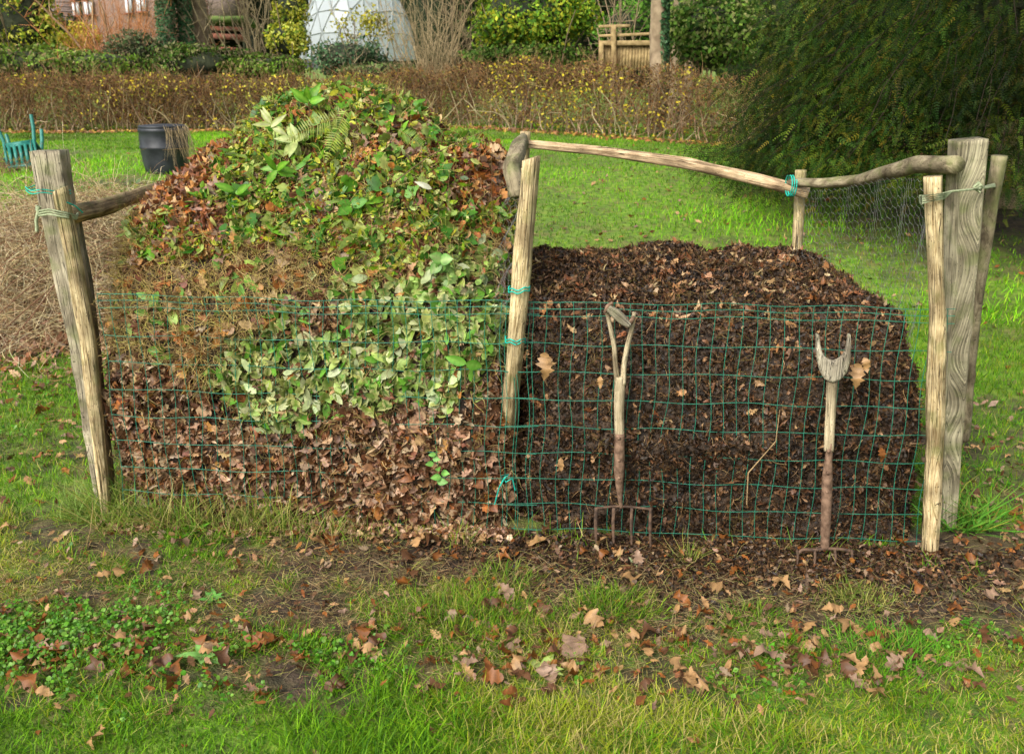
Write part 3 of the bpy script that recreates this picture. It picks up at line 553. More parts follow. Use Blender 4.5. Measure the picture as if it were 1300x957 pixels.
hexwire('chicken_wire', f2, 26, 22, 'crumpled chicken wire between the two bays')
def f3(u, v): q = np.array([-1.66, 3.58+u*.9, 1.02-v*.75]); q[0] += .05*math.sin(v*5+u*4); return wob(q, 5, .02)
hexwire('chicken_wire', f3, 26, 22, 'rusted chicken wire inside the left corner')
# ties
def loop(g_, c_, rx, ry, tilt=0., r=.0022, turns=1, n_=40, jit=.004, seed=1, C=(1, 1, 1)):
    rg = np.random.default_rng(seed); a_ = np.linspace(0, 2*PI*turns, n_*turns); pth = np.stack([c_[0]+rx*np.cos(a_), c_[1]+ry*np.sin(a_), c_[2]+tilt*np.cos(a_)*rx+.012*np.arange(len(a_))/len(a_)*turns+jit*np.sin(a_*5+rg.uniform(0, 6))], 1)
    tubes(g_, pth[None], r, C, 6)
def tie(label, fns):
    g_ = Geo()
    for f_ in fns: f_(g_)
    g_.build('string_tie', M_TWINE, t_bin, True)['label'] = label
tie('teal string round the left corner posts', [lambda g_: loop(g_, P(62, 245, 3.6), .075, .09, -.1, turns=2, seed=2)])
tie('loose teal string end beside the left rail', [lambda g_: tubes(g_, pix([(85, 257, 3.46), (96, 262, 3.5), (105, 270, 3.54)])[None], .003, sides=5)])
tie('upper teal string on the middle post', [lambda g_: loop(g_, P(659, 371, 3.37), .040, .045, .05, turns=2, seed=3, r=.003)])
tie('lower teal string on the middle post', [lambda g_: loop(g_, P(654, 435, 3.39), .038, .045, -.05, turns=2, seed=4, r=.003)])
tie('teal string knotted low on the mesh', [lambda g_: tubes(g_, pix([(628, 640, 3.36), (634, 618, 3.34), (641, 606, 3.325), (646, 602, 3.33), (636, 604, 3.33), (642, 612, 3.325), (650, 607, 3.34), (654, 622, 3.35)])[None], .0032, sides=5)])
c_ = P(1003, 236, 4.5); Mr = np.array([(c_[0], c_[1]+.045*math.sin(a_), c_[2]+.05*math.cos(a_)) for a_ in np.linspace(0, 18, 60)]); Mr[:, 0] += np.linspace(-.012, .02, 60)
tie('teal string binding the two rails at the back corner', [lambda g_: tubes(g_, Mr[None], .0035, sides=5)])
g = Geo(); rg = []
for s_ in range(4):
    o_ = s_*.008; pth = pix([(1170, 249+s_*3, 3.19), (1198, 246+s_*2, 3.19), (1208, 243, 3.42), (1240, 240, 3.41), (1262, 234+s_, 3.60), (1266, 238, 3.70), (1240, 240, 3.58), (1200, 246, 3.57), (1172, 250, 3.30), (1168, 249+s_*2, 3.22), (1170, 250+s_*3, 3.19)])
    tubes(g, pth[None], .0045, sides=6)
tubes(g, pix([(1236, 238, 3.39), (1242, 232, 3.385), (1248, 238, 3.385), (1244, 244, 3.39), (1237, 240, 3.385), (1246, 234, 3.38)])[None], .006, sides=6)
g.build('rope_binding', M_ROPE, t_bin, True)['label'] = 'pale green rope lashing the right hand posts together'
g = Geo()
for s_ in range(3): tubes(g, pix([(50, 268+s_*3, 3.55), (62, 266+s_*3, 3.47), (84, 270+s_*3, 3.475), (97, 274+s_*2, 3.52), (100, 268, 3.7), (60, 262, 3.74), (46, 262+s_*2, 3.66), (50, 270+s_*2, 3.55)])[None], .004, sides=6)
tubes(g, pix([(50, 262, 3.56), (46, 280, 3.56), (47, 294, 3.56)])[None], .007, sides=6)
g.build('rope_binding', M_ROPE, t_bin, True)['label'] = 'old rope lashing the left hand posts together'
# ------------------------------------------------------------------ forks
def flat(g_, pts, Y, th, C=(1, 1, 1), A=True):   # outline in (px,py) at depth Y, real thickness th
    n0 = g_.n; f = lambda q_: P(q_[0], q_[1], Y)
    a = np.array([f(q_) for q_ in pts]); b_ = a+np.array([0, th, 0]); n_ = len(a); L = list(range(n_-1, -1, -1))+list(range(n_, 2*n_)); T = [n_, n_]
    for i_ in range(n_): j_ = (i_+1) % n_; L += [i_, j_, n_+j_, n_+i_]; T.append(4)
    V = np.concatenate([a, b_]); g_.add(V, L, T, C, V*np.array([1, 1, 1.])+.01)
FY = 3.31
t = thing('garden_fork', P(790, 690, FY), 'garden fork with pale split wooden handle and loose broken grip leaning on the mesh', 'garden fork')
g = Geo(); sweep(g, pix([(787, 585, FY), (786, 520, FY+.01), (787, 478, FY+.015)]), [.0195, .0195, .0215], [.016], seed=51, sides=18, k=30, rough=.02, lump=.02)
sweep(g, pix([(784, 488, FY+.013), (781, 462, FY+.016), (780, 440, FY+.02), (774, 412, FY+.022), (770, 393, FY+.025)]), [.0115, .010, .009, .009, .008], seed=52, sides=12, k=24, rough=.03, lump=.03)
sweep(g, pix([(791, 488, FY+.013), (792, 462, FY+.016), (796, 440, FY+.02), (802, 418, FY+.022), (805, 396, FY+.025)]), [.0115, .010, .0095, .009, .006], seed=53, sides=12, k=24, rough=.03, lump=.03)
g.build('handle', M_HANDLE, t, True)
g = Geo(); sweep(g, pix([(772, 391, FY-.005), (782, 398, FY-.01), (793, 408, FY-.005), (799, 413, FY)]), [.012, .019, .018, .010], [.012], seed=54, sides=14, k=24, rough=.05); g.build('grip', M_HANDG, t, True)['label'] = 'broken brown grip hanging across the yoke'
g = Geo(); sweep(g, pix([(768, 397, FY+.005), (772, 388, FY), (778, 384, FY)]), [.006, .009, .006], [.005], seed=55, sides=8, k=10); g.build('rivet_plate', M_RUST, t, True); g = Geo(); sweep(g, pix([(795, 416, FY), (801, 408, FY), (805, 402, FY)]), [.007, .009, .006], [.006], seed=56, sides=8, k=10); g.build('rivet_plate', M_RUST, t, True)
g = Geo(); sweep(g, pix([(787, 551, FY-.006), (786, 580, FY-.008), (786, 610, FY-.01), (787, 634, FY-.008), (789, 645, FY)]), [.018, .0205, .020, .012, .006], [.018, .02, .018, .010, .006], seed=57, sides=16, k=30, rough=.015, lump=.01)
for py in (557, 585, 607):
    q = P(786, py, FY-.028); a_ = np.linspace(0, 2*PI, 10, endpoint=False); rings(g, [[(q[0]+r_*math.cos(t_), q[1]+d_, q[2]+r_*math.sin(t_)) for t_ in a_] for r_, d_ in ((.007, .006), (.006, 0), (.002, -.002))])
g.build('strap_socket', M_RUST, t, True)
g = Geo(); sweep(g, pix([(757, 645, FY), (780, 642, FY), (803, 643, FY), (826, 646, FY)]), [.004], [.0045], seed=58, sides=8, k=24, ref=(0, 1, 0), square=1); sweep(g, pix([(788, 636, FY), (789, 645, FY)]), [.008], seed=59, sides=8, k=6); g.build('head_bar', M_RUSTD, t, True)
for px in (757, 779, 802, 826):
    g = Geo(); sweep(g, pix([(px, 644, FY), (px-1, 665, FY-.01), (px, 696, FY-.02)]), [.0065, .006, .0035], seed=px, sides=8, k=16, square=.8); g.build('tine', M_RUSTD, t, True)
FY2 = 3.22
t = thing('garden_fork', P(1047, 695, FY2), 'garden fork with grey crescent yoke, missing grip and long rusty socket', 'garden fork')
g = Geo(); sweep(g, pix([(1052, 572, FY2), (1054, 530, FY2+.01), (1056, 484, FY2+.02)]), [.019, .0195, .021], [.017], seed=61, sides=18, k=30, rough=.04, lump=.04); g.build('handle', M_HANDLE, t, True)
g = Geo(); outer = [(1035, 428), (1037, 423), (1040, 425)]; inner = [(1041, 433), (1042, 442), (1045, 450), (1050, 455), (1056, 457), (1063, 454), (1069, 449), (1073, 441), (1075, 432), (1076, 425)]
rest = [(1079, 423), (1081, 430), (1080, 450), (1078, 465), (1072, 477), (1063, 484), (1055, 486), (1047, 483), (1040, 474), (1037, 460), (1035, 444)]
YY = FY2+.0; nseg = 18
lo = [P(a_, b_, YY) for a_, b_ in [(1036, 424), (1036, 440), (1037, 456), (1040, 470), (1046, 481), (1056, 486), (1067, 482), (1075, 472), (1079, 458), (1080, 440), (1079, 424)]]
up = [P(a_, b_, YY) for a_, b_ in [(1039, 424), (1041, 436), (1043, 445), (1046, 451), (1051, 455), (1057, 457), (1063, 455), (1069, 450), (1073, 444), (1075, 435), (1077, 424)]]
cs = []
for a_, b_ in zip(lo, up):
    c_ = (a_+b_)/2; h_ = (b_-a_)/2; th = np.linspace(0, 2*PI, 14, endpoint=False); d_ = np.array([0, 1, 0])*.013; cs.append([c_+h_*math.copysign(abs(math.cos(t_))**.7, math.cos(t_))+d_*math.copysign(abs(math.sin(t_))**.7, math.sin(t_)) for t_ in th])
cs = np.array(cs); fine = np.concatenate([cs[:-1, None]*(1-f_)+cs[1:, None]*f_ for f_ in (0, .33, .66)], 1).reshape(-1, 14, 3); fine = np.concatenate([fine, cs[-1:]]); V = fine.reshape(-1, 3)
rings(g, fine, (1, 1, 1), V*np.array([1., 1, 1])); g.build('yoke', M_HANDG, t, True)
g = Geo(); sweep(g, pix([(1054, 562, FY2-.003), (1051, 590, FY2-.006), (1049, 640, FY2-.01), (1047, 696, FY2-.012)]), [.010, .0205, .020, .017], [.012, .02, .02, .016], seed=62, sides=16, k=40, rough=.02, lump=.015)
for py in (573, 601, 625):
    q = P(1052-(py-573)*.03, py, FY2-.028); a_ = np.linspace(0, 2*PI, 10, endpoint=False); rings(g, [[(q[0]+r_*math.cos(t_), q[1]+d_, q[2]+r_*math.sin(t_)) for t_ in a_] for r_, d_ in ((.007, .006), (.006, 0), (.002, -.002))])
g.build('strap_socket', M_RUST, t, True)
g = Geo(); sweep(g, pix([(1012, 704, FY2-.03), (1018, 697, FY2-.02), (1034, 698, FY2-.02), (1050, 696, FY2-.02), (1068, 697, FY2-.02), (1080, 699, FY2-.02)]), [.006], seed=63, sides=8, k=30); g.build('head_bar', M_RUSTD, t, True)
for px in (1012, 1034, 1060, 1081):
    g = Geo(); sweep(g, pix([(px, 698, FY2-.02), (px+1, 706, FY2-.05), (px, 716, FY2-.09)]), [.0055, .005, .003], seed=px, sides=8, k=12); g.build('tine', M_RUSTD, t, True)
# ------------------------------------------------------------------ sprigs lying on the left heap
def leafobj(g_, base, d, up_, ln, wd, C, C2=None, curl=.25):
    d = np.array(d, float)/np.linalg.norm(d); X = np.cross(d, up_); X /= np.linalg.norm(X); Z = np.cross(X, d); k_ = 9; V = []; cc = []
    for i_ in range(k_):
        s_ = i_/(k_-1); w_ = wd*math.sin(PI*min(.999, s_**.85+.02))**.8 if 0 < i_ < k_-1 else .002; c0 = np.array(base)+d*ln*s_-Z*curl*ln*s_*s_
        for j_ in (-1, 0, 1): V.append(c0+X*w_*j_*.5+Z*(abs(j_)*w_*.12)); cc.append(C if j_ else (C2 or C))
    L = []; 
    for i_ in range(k_-1):
        for j_ in range(2): a_ = i_*3+j_; L += [a_, a_+1, a_+4, a_+3]
    g_.add(np.array(V), L, [4]*((k_-1)*2), np.array(cc))
def sprig(base, label, dirs, ln, wd, C, C2, up_=(0, -.4, 1), tilt=1., group=None, name='rhododendron_sprig', cat='sprig'):
    t_ = thing(name, base, label, cat, group); rg = np.random.default_rng(int(abs(base[0])*1000)+len(label))
    g_ = Geo(); b_ = np.array(base); ln *= .82; wd *= .9; dirs = [tuple(np.array(d_)+rg.normal(size=3)*.35) for d_ in dirs]; twigs(g_, (b_+[0, .03, -.12])[None], np.array([[0, -.2, 1.]]), .13, .004, (.16, .1, .05), k=5, wig=.05); g_.build('stem', M_BARK, t_)
    for (dx, dy, dz) in dirs:
        g_ = Geo(); c_ = np.array(C)*rg.uniform(.75, 1.2); leafobj(g_, b_+rg.normal(size=3)*.004, (dx, dy, dz), up_, ln*rg.uniform(.8, 1.1), wd*rg.uniform(.85, 1.1), tuple(c_), tuple(np.array(C2)), curl=rg.uniform(.05, .3)); g_.build('leaf', M_LEAF, t_, True)
    return t_
sprig(P(391, 130, 3.93), 'upright dark green rhododendron shoot crowning the leafy heap', [(-.9, 0, .5), (-.5, .1, .9), (-.15, -.1, 1), (.12, -.1, 1), (.8, .1, .5), (.9, -.2, .25), (.3, .3, .9), (-.9, -.3, .15)], .105, .038, (.08, .26, .006), (.2, .4, .03), up_=(0, -1, .3))
sprig(P(377, 178, 3.82), 'pale lime rhododendron whorl facing out near the heap top', [(-1, 0, .1), (-.9, -.2, -.5), (-.8, 0, .6), (.25, -.3, -.9), (-.1, -.3, -.9), (.5, 0, .5), (-.4, 0, .9)], .11, .035, (.33, .42, .13), (.45, .5, .18), up_=(0, -1, .4))
sprig(P(345, 160, 3.85), 'yellowish long leaved shoot left of the lime whorl', [(-1, -.1, .25), (-1, 0, -.15), (-.3, 0, .8), (.4, 0, .6), (-.7, 0, .7), (.6, -.2, -.4)], .10, .030, (.38, .46, .10), (.5, .52, .25), up_=(0, -1, .4))
sprig(P(352, 215, 3.72), 'mid green glossy laurel shoot on the upper left of the heap', [(-1, -.1, .1), (-.7, -.3, -.6), (.9, -.2, .2), (.2, -.3, .8), (-.4, -.2, .8), (.6, -.3, -.6)], .11, .034, (.08, .26, .008), (.18, .36, .03), up_=(0, -1, .5), name='laurel_sprig')
sprig(P(300, 245, 3.72), 'dark laurel leaves among orange leaves at the left shoulder', [(1, -.1, .4), (.8, -.2, -.2), (-.5, -.1, .8), (-.9, -.2, -.1)], .10, .036, (.08, .24, .008), (.16, .34, .03), up_=(0, -1, .6), name='laurel_sprig')
sprig(P(445, 262, 3.66), 'large green ivy shoot hanging in the middle of the mound', [(-.9, -.2, .2), (.8, -.2, .3), (0, -.3, -1), (.7, -.3, -.6), (-.6, -.3, -.7), (.1, -.1, 1)], .085, .06, (.06, .2, .008), (.1, .28, .02), up_=(0, -1, .5), name='ivy_sprig')
sprig(P(560, 330, 3.55), 'bright ivy shoot on the right flank just above the mesh', [(-.9, -.2, .2), (.8, -.2, .3), (0, -.3, -1), (.7, -.3, -.6), (-.6, -.3, -.7)], .075, .055, (.12, .3, .05), (.3, .42, .14), up_=(0, -1, .5), name='ivy_sprig')
sprig(P(590, 462, 3.34), 'single bright laurel leaf pair pressed against the mesh', [(-1, -.1, .0), (1, -.1, -.05)], .10, .05, (.12, .36, .03), (.2, .42, .06), up_=(0, -1, .1), name='laurel_sprig')
sprig(P(690, 853, 2.47), 'pale green broken laurel sprig lying on the lawn at the bottom edge', [(-1, .3, .15), (-.9, -.1, .1), (.9, -.5, .2), (.4, -1, .2), (1, .2, .3), (-.2, -1, .1), (.7, .8, .3)], .10, .034, (.28, .42, .08), (.42, .5, .16), up_=(0, -.2, 1), name='laurel_sprig')
def frond(base, d, ln, label, C=(.2, .3, .03)):
    t_ = thing('fern_frond', base, label, 'fern frond'); d = norm(np.array(d, float)); b_ = np.array(base); side = norm(np.cross(d, [0, -1, .3])); g_ = Geo(); pth = np.array([b_+d*ln*s_+np.array([0, -.2, -.5])*ln*s_*s_*.4 for s_ in np.linspace(0, 1, 24)]); tubes(g_, pth[None], .0015, (.25, .2, .05), 4, np.linspace(1, .4, 24)); g_.build('stalk', M_BARK, t_)
    g_ = Geo()
    for s_ in np.linspace(.08, .98, 19):
        i_ = s_*23; c_ = pth[int(i_)]; w_ = ln*.24*math.sin(PI*(s_*.85+.15))**.9
        for sg in (-1, 1): leafobj(g_, c_, side*sg+d*.35, (0, -1, .3), w_, .006, tuple(np.array(C)*R.uniform(.7, 1.3)), C, R.uniform(0, .5))
    g_.build('leaflets', M_LEAF, t_)
frond(P(430, 150, 3.82), (-.9, -.2, -.2), .22, 'olive fern frond lying sideways across the heap top', (.22, .26, .04))
frond(P(440, 140, 3.84), (-.45, -.3, -.9), .20, 'yellow green fern frond hanging down near the heap top', (.26, .34, .04))
frond(P(505, 165, 3.88), (.8, -.2, -.4), .15, 'small fern frond on the right of the heap summit', (.16, .26, .03))
g = Geo(); q = pix([(500, 232, 3.64), (545, 198, 3.6), (590, 178, 3.62), (648, 151, 3.72)]); tubes(g, q[None], .0026, (.15, .09, .05), 5, [1, .8, .6, .3]); tag(g.build('twig', M_BARK, origin=q[0]), 'long thin dark twig sticking out right from the heap top', 'twig')
g = Geo(); q = pix([(948, 640, 3.33), (950, 600, 3.31), (985, 560, 3.3), (990, 520, 3.32)]); tubes(g, q[None], .0028, (.35, .24, .12), 5, [1, .9, .7, .4]); tag(g.build('twig', M_BARK, origin=q[0]), 'thin tan twig against the mesh between the two forks', 'twig')
# white feathery leaf etc.
g = Geo(); leafobj(g, P(548, 240, 3.55), (-1, -.1, .5), (0, -1, .3), .07, .022, (.42, .42, .3), (.5, .5, .36), .4); tag(g.build('pale_leaf', M_LEAF, origin=P(548, 240, 3.55)), 'whitish narrow leaf high on the right of the mound', 'leaf')
# ------------------------------------------------------------------ fallen leaves: individual
def leafmesh(name, tm, C, curl, seed):
    rg = np.random.default_rng(seed); v = tm[0].copy(); v[:, 2] *= curl; v[:, 2] += .09*np.sin(v[:, 0]*7+seed)+.09*np.sin(v[:, 1]*8+seed*2); v[:, 0] *= rg.uniform(.85, 1.2)
    v[:, 0] += .08*v[:, 1]*rg.normal()+rg.normal(size=len(v))*.012; v[:, 1] += rg.normal(size=len(v))*.012
    g_ = Geo(); cc = np.tile(np.array(C), (len(v), 1))*rg.uniform(.6, 1.25, (len(v), 1)); g_.add(v, tm[1], tm[2], cc)
    # stalk
    y0 = tm[0][:, 1].min(); s_ = np.array([[0, y0+.03, 0], [.02, y0-.08, .01], [.05, y0-.16, .03]]); tubes(g_, s_[None], .008, np.array(C)*.7, 4)
    ob = g_.build(name, M_DEAD, None, False); return ob
LK = [('tan', (.38, .22, .09)), ('rust', (.24, .085, .018)), ('brown', (.13, .058, .024)), ('grey brown', (.30, .19, .12))]
protos = []
for ci, (cn, cc) in enumerate(LK):
    for ti, (tm, tnm) in enumerate(((OAK, 'oak'), (OAK, 'oak'), (MAPLE, 'maple'), (CURL, 'shrivelled'))):
        protos.append((leafmesh('fallen_leaf', tm, cc, (.8, 1.6, 1., .5)[ti], ci*10+ti), cn, tnm))
def place(o, loc, size, rx, ry, rz, label, group=None):
    o.location = [float(v) for v in loc]; o.scale = (size,)*3; o.rotation_euler = (rx, ry, rz); tag(o, label, 'leaf', group)
used = set()
def leaf(pi, loc, size, rx, ry, rz, label, group=None):
    if pi in used: o = protos[pi][0].copy(); COL.objects.link(o)
    else: o = protos[pi][0]; used.add(pi)
    place(o, loc, size, rx, ry, rz, label, group); return o
special = [((992, 748), 1, .085, 'large pale tan oak leaf on bare soil below the right hand fork'), ((1025, 806), 0, .085, 'curled orange tan oak leaf in the grass below the pale one'), ((765, 712), 4, .06, 'dark rust oak leaf on the soil below the left fork'),
           ((740, 708), 4, .05, 'small rust leaf beside the tines of the left fork'), ((725, 832), 14, .12, 'biggest grey brown maple leaf near the bottom edge'), ((700, 868), 13, .08, 'grey brown oak leaf just above the laurel sprig'), ((528, 698), 0, .085, 'tan oak leaf on tufted grass below the mesh middle'),
           ((480, 785), 12, .075, 'pale brown oak leaf alone in the middle grass'), ((893, 785), 5, .085, 'dark rust oak leaf in the right middle grass'), ((925, 792), 3, .06, 'smooth orange tan leaf beside the dark rust leaf'), ((1235, 722), 13, .08, 'grey brown oak leaf below the right hand posts'),
           ((640, 765), 15, .06, 'shrivelled grey brown leaf left of the grass tussock'), ((1210, 800), 0, .07, 'tan oak leaf in bright grass at lower right'), ((1228, 858), 12, .11, 'broad grey brown oak leaf at the lower right edge'), ((575, 715), 4, .06, 'rust oak leaf at the foot of the leafy heap'), ((308, 808), 12, .08, 'grey brown oak leaf on the lower left lawn'), ((50, 835), 13, .10, 'folded grey brown leaf at the lower left corner')]
for (px, py), pi, s_, lb in special:
    q = GP(px, py); leaf(pi, q+[0, 0, .035], s_, R.uniform(-.3, .45), R.uniform(-.25, .25), R.uniform(-1, 1), lb)
def onfront(px, py, pi, s_, lb, Y):
    leaf(pi, P(px, py, Y), s_, rad(80), R.uniform(-.2, .2), R.uniform(-.3, .3), lb)
onfront(692, 466, 1, .11, 'large tan oak leaf caught in the mesh right of the middle post', 3.33); onfront(1088, 478, 1, .10, 'tan oak leaf beside the yoke of the right fork', 3.27); onfront(1100, 464, 0, .06, 'small tan oak leaf above the one beside the right fork', 3.27)
onfront(762, 486, 0, .05, 'little tan oak leaf left of the left fork handle', 3.33); onfront(712, 590, 3, .055, 'smooth orange brown leaf low in the dark compost left of the left fork', 3.33); onfront(1120, 578, 4, .06, 'orange folded leaf right of the right fork socket', 3.25)
leaf(0, (.78, 3.95, .94), .06, .2, .1, 1, 'tan leaf lying on top of the dark compost'); leaf(5, (1.27, 3.75, .92), .075, .3, .2, 2, 'rust leaf on the right rim of the dark compost')
cnt = 0; clus = [(.15, 2.62, .25, .06, 14), (.75, 2.6, .2, .06, 10), (-.75, 2.6, .2, .08, 10), (-1.3, 2.55, .5, .08, 18), (0, 2.52, .9, .05, 30), (1.1, 2.6, .5, .1, 16), (-1.55, 2.5, .25, .10, 16), (-1.0, 2.47, .22, .1, 16), (-.15, 2.42, .35, .07, 22), (.35, 2.5, .3, .09, 22), (.9, 2.45, .3, .07, 14), (1.2, 2.5, .2, .09, 8), (-1.05, 2.9, .5, .25, 14), (-.2, 2.95, .6, .25, 16), (.75, 2.95, .55, .2, 22), (1.5, 2.85, .3, .3, 14), (2.1, 3.8, .25, .6, 26), (-2.25, 4.2, .35, .7, 30), (-2.6, 5.2, .5, .4, 20), (-.4, 3.27, .8, .05, 14), (0, 2.75, 1.6, .5, 26)]
for (cx, cy, sx_, sy_, nn) in clus:
    for _ in range(nn):
        x = cx+R.normal()*sx_; y = cy+R.normal()*sy_
        if inbin(np.array(x), np.array(y)) or y < 2.0: continue
        pi = int(R.choice(16, p=np.array([2, 2, 1, 1, 3, 3, 1, 2, 2, 2, 1, 2, 2, 2, 1, 1])/28)); cn, tnm = protos[pi][1:]
        leaf(pi, (x, y, float(H(x, y))+R.uniform(.012, .036)), R.uniform(.035, .095), R.normal()*.45, R.normal()*.45, R.uniform(0, 6.28), f'fallen {cn} {tnm} leaf lying loose on the lawn', f'fallen {cn} {tnm} leaves on the lawn'); cnt += 1
for i_, (o, _, _) in enumerate(protos):
    if i_ not in used: bpy.data.objects.remove(o)
g = Geo()                                    # the many small and far leaves
for (cx, cy, rx, ry, n_, s_) in [(0, 2.6, 1.8, .2, 420, .04), (-1.6, 2.7, .6, .3, 160, .04), (2.1, 3.2, .4, .5, 220, .045), (0, 2.8, 2.0, .5, 360, .03), (.9, 3.15, .8, .15, 260, .03), (-.8, 3.25, .8, .12, 200, .035), (2.2, 4.2, .5, 1.0, 260, .05), (-2.9, 5.6, .8, .5, 500, .06), (-2.4, 4.3, .5, .8, 200, .05), (2, 8, 3, 3, 700, .06), (-4, 10, 3, 3, 300, .06), (4, 12, 3, 2, 400, .07)]:
    x = cx+R.normal(size=n_)*rx*.7; y = cy+R.normal(size=n_)*ry*.7; k = ~inbin(x, y) & (y > 2); x, y = x[k], y[k]; n_ = len(x)
    scatter(g, np.stack([x, y, H(x, y)+R.uniform(.006, .03, n_)], 1), np.tile([0, 0, 1.], (n_, 1)), s_*R.uniform(.6, 1.3, n_), OAK if cy < 5 else SMALL, pal(n_, [c for _, c in LK]), tilt=.4)
x = np.linspace(-16, 8, 2600)+R.normal(size=2600)*.1; y = np.interp(x, [-16, -9, -1, 4, 8], [19.6, 18.8, 19.3, 14.4, 12.6])+R.normal(size=2600)*.25
scatter(g, np.stack([x, y, H(x, y)+.03], 1), np.tile([0, -.3, 1.], (2600, 1)), R.uniform(.06, .13, 2600), SMALL, pal(2600, [(.3, .13, .04), (.42, .26, .05), (.18, .09, .04)]), tilt=.5)
tag(g.build('leaf_litter', M_DEAD), kind='stuff')
# crumbs of compost spilled at the foot
g = Geo(); n_ = 16000; x = .85+R.normal(size=n_)*.6; y = 3.40-.072*x-np.abs(R.normal(size=n_))*.2
scatter(g, np.stack([x, y, H(x, y)+R.uniform(0, .012, n_)], 1), np.tile([0, 0, 1.], (n_, 1)), R.uniform(.006, .022, n_), CRUMB, pal(n_, DK), tilt=.8)
n_ = 2500; x = R.uniform(-1.7, 0, n_); y = 3.4-.072*x-np.abs(R.normal(size=n_))*.05; scatter(g, np.stack([x, y, H(x, y)+R.uniform(0, .02, n_)], 1), np.tile([0, -.4, 1.], (n_, 1)), R.uniform(.01, .035, n_), CRUMB, pal(n_, BR), tilt=.8)
tag(g.build('compost_crumbs', M_COMP), kind='stuff')
# ------------------------------------------------------------------ tussocks and weeds
def tussock(px, py, n_, r, h_, cols, label, name='grass_tussock', bend=1.2, group=None, w_=.003, pt=None):
    q = GP(px, py) if pt is None else np.array(pt); g_ = Geo(); a_ = R.uniform(0, 6.28, n_); rr = r*np.sqrt(R.random(n_)); x = q[0]+rr*np.cos(a_); y = q[1]+rr*np.sin(a_)*.6
    out = np.stack([np.cos(a_), np.sin(a_), 0*a_], 1)*(rr/r)[:, None]*.9
    x += np.clip(R.normal(size=n_), -1.5, 1.5)*r*.2; y += np.clip(R.normal(size=n_), -1.5, 1.5)*r*.12; blades(g_, x, y, (R.uniform(.25, 1, n_)**1.2)*h_*(1.15-.7*rr/r), R.uniform(.7, 1.3, n_)*w_, pal(n_, cols+[(.3, .3, .05)], [1]*len(cols)+[.35]), bend=bend, lean=.5, dirx=out, z0=H(x, y))
    return tag(g_.build(name, M_GRASS, origin=q), label, 'grass tuft', group)
GG = [(.06, .17, .008), (.12, .26, .01), (.22, .32, .02)]; GD = [(.2, .28, .04), (.36, .34, .1), (.12, .2, .02)]
tussock(585, 790, 2600, .28, .11, GG, 'widest dark green grass tussock in the middle foreground')
tussock(775, 775, 1300, .18, .10, GG, 'bushy green grass tussock below the left fork')
tussock(872, 712, 110, .05, .16, GD, 'small spiky pale grass tuft right of the left fork')
tussock(1085, 765, 800, .16, .08, GD, 'yellowish grass tussock below the right fork')
tussock(1130, 830, 1900, .25, .09, [(.09, .3, .015), (.14, .36, .02)], 'bright green grass tussock at lower right')
tussock(960, 785, 500, .12, .08, GD+GG, 'straggly tuft beside the pale oak leaf')
tussock(640, 735, 700, .14, .08, GD+GG, 'olive tuft in front of the middle of the mesh')
tussock(330, 820, 500, .15, .09, GG, 'green tuft at the lower left near fallen leaves')
tussock(180, 648, 420, .22, .36, [(.2, .32, .05), (.3, .38, .08), (.12, .26, .03)], 'tall arching pale grass at the foot of the left corner', bend=1.6, w_=.006)
tussock(255, 658, 420, .20, .32, [(.2, .32, .05), (.3, .38, .08), (.34, .3, .1)], 'tall arching grass against the mesh under the brown leaves', bend=1.6, w_=.006)
tussock(122, 655, 420, .13, .30, [(.2, .32, .05), (.25, .36, .08)], 'tall pale grass left of the corner post', bend=1.5, w_=.005)
tussock(345, 666, 200, .12, .26, [(.2, .3, .05), (.34, .3, .1)], 'thin grass clump against the mesh in the left bay middle', bend=1.4, w_=.005)
tussock(1222, 668, 240, .12, .34, [(.1, .3, .03), (.16, .36, .04)], 'broad bladed grass clump behind the right stake', bend=1.8, w_=.009)
tussock(140, 248, 260, .15, .30, [(.45, .33, .16), (.5, .4, .2)], 'dry straw coloured grass clump behind the left rail', bend=.8, w_=.006)
def rosette(px, py, r, n_, C, label, up_=.6, pt=None):
    q = GP(px, py) if pt is None else np.array(pt); t_ = thing('leafy_weed', q, label, 'weed')
    for i_ in range(n_):
        a_ = i_*2.4; g_ = Geo(); e_ = up_*R.uniform(.6, 1.3); leafobj(g_, q+[0, 0, .005], (math.cos(a_), math.sin(a_), e_), (0, 0, 1), r*R.uniform(.7, 1.1), r*.42, tuple(np.array(C)*R.uniform(.8, 1.2)), tuple(np.array(C)*1.3), .3); g_.build('leaf', M_LEAF, t_, True)
rosette(248, 680, .075, 11, (.14, .36, .03), 'bright green leafy weed at the foot of the left bay', 1.0)
rosette(262, 838, .09, 7, (.2, .42, .1), 'pale green broad leaved weed in the lower left foreground', .7)
rosette(270, 765, .06, 7, (.12, .32, .06), 'small grey green weed above the lower left leaves', .8)
rosette(1207, 655, .06, 5, (.08, .3, .04), 'small round leaved weed behind the right stake', .8)
rosette(805, 716, .05, 4, (.5, .6, .3), 'crumpled pale cabbage like leaf scrap on the soil below the left fork', .5)
rosette(975, 832, .05, 8, (.1, .32, .02), 'bright little weed in the right foreground', .8)
rosette(758, 835, .05, 9, (.14, .38, .02), 'lime green chickweed patch near the bottom middle', .6)
t_ = thing('nettle_sprig', P(555, 602, 3.34), 'little green nettle shoot growing out of the brown leaves', 'weed')
for i_ in range(7):
    g_ = Geo(); s_ = i_/7; leafobj(g_, P(555+6*math.sin(i_), 606-40*s_+5, 3.345), (math.cos(i_*2.6), -.4, .1), (0, -1, .6), .045*(1-.4*s_), .03*(1-.4*s_), (.12, .34, .06), (.2, .42, .08), .2); g_.build('leaf', M_LEAF, t_, True)
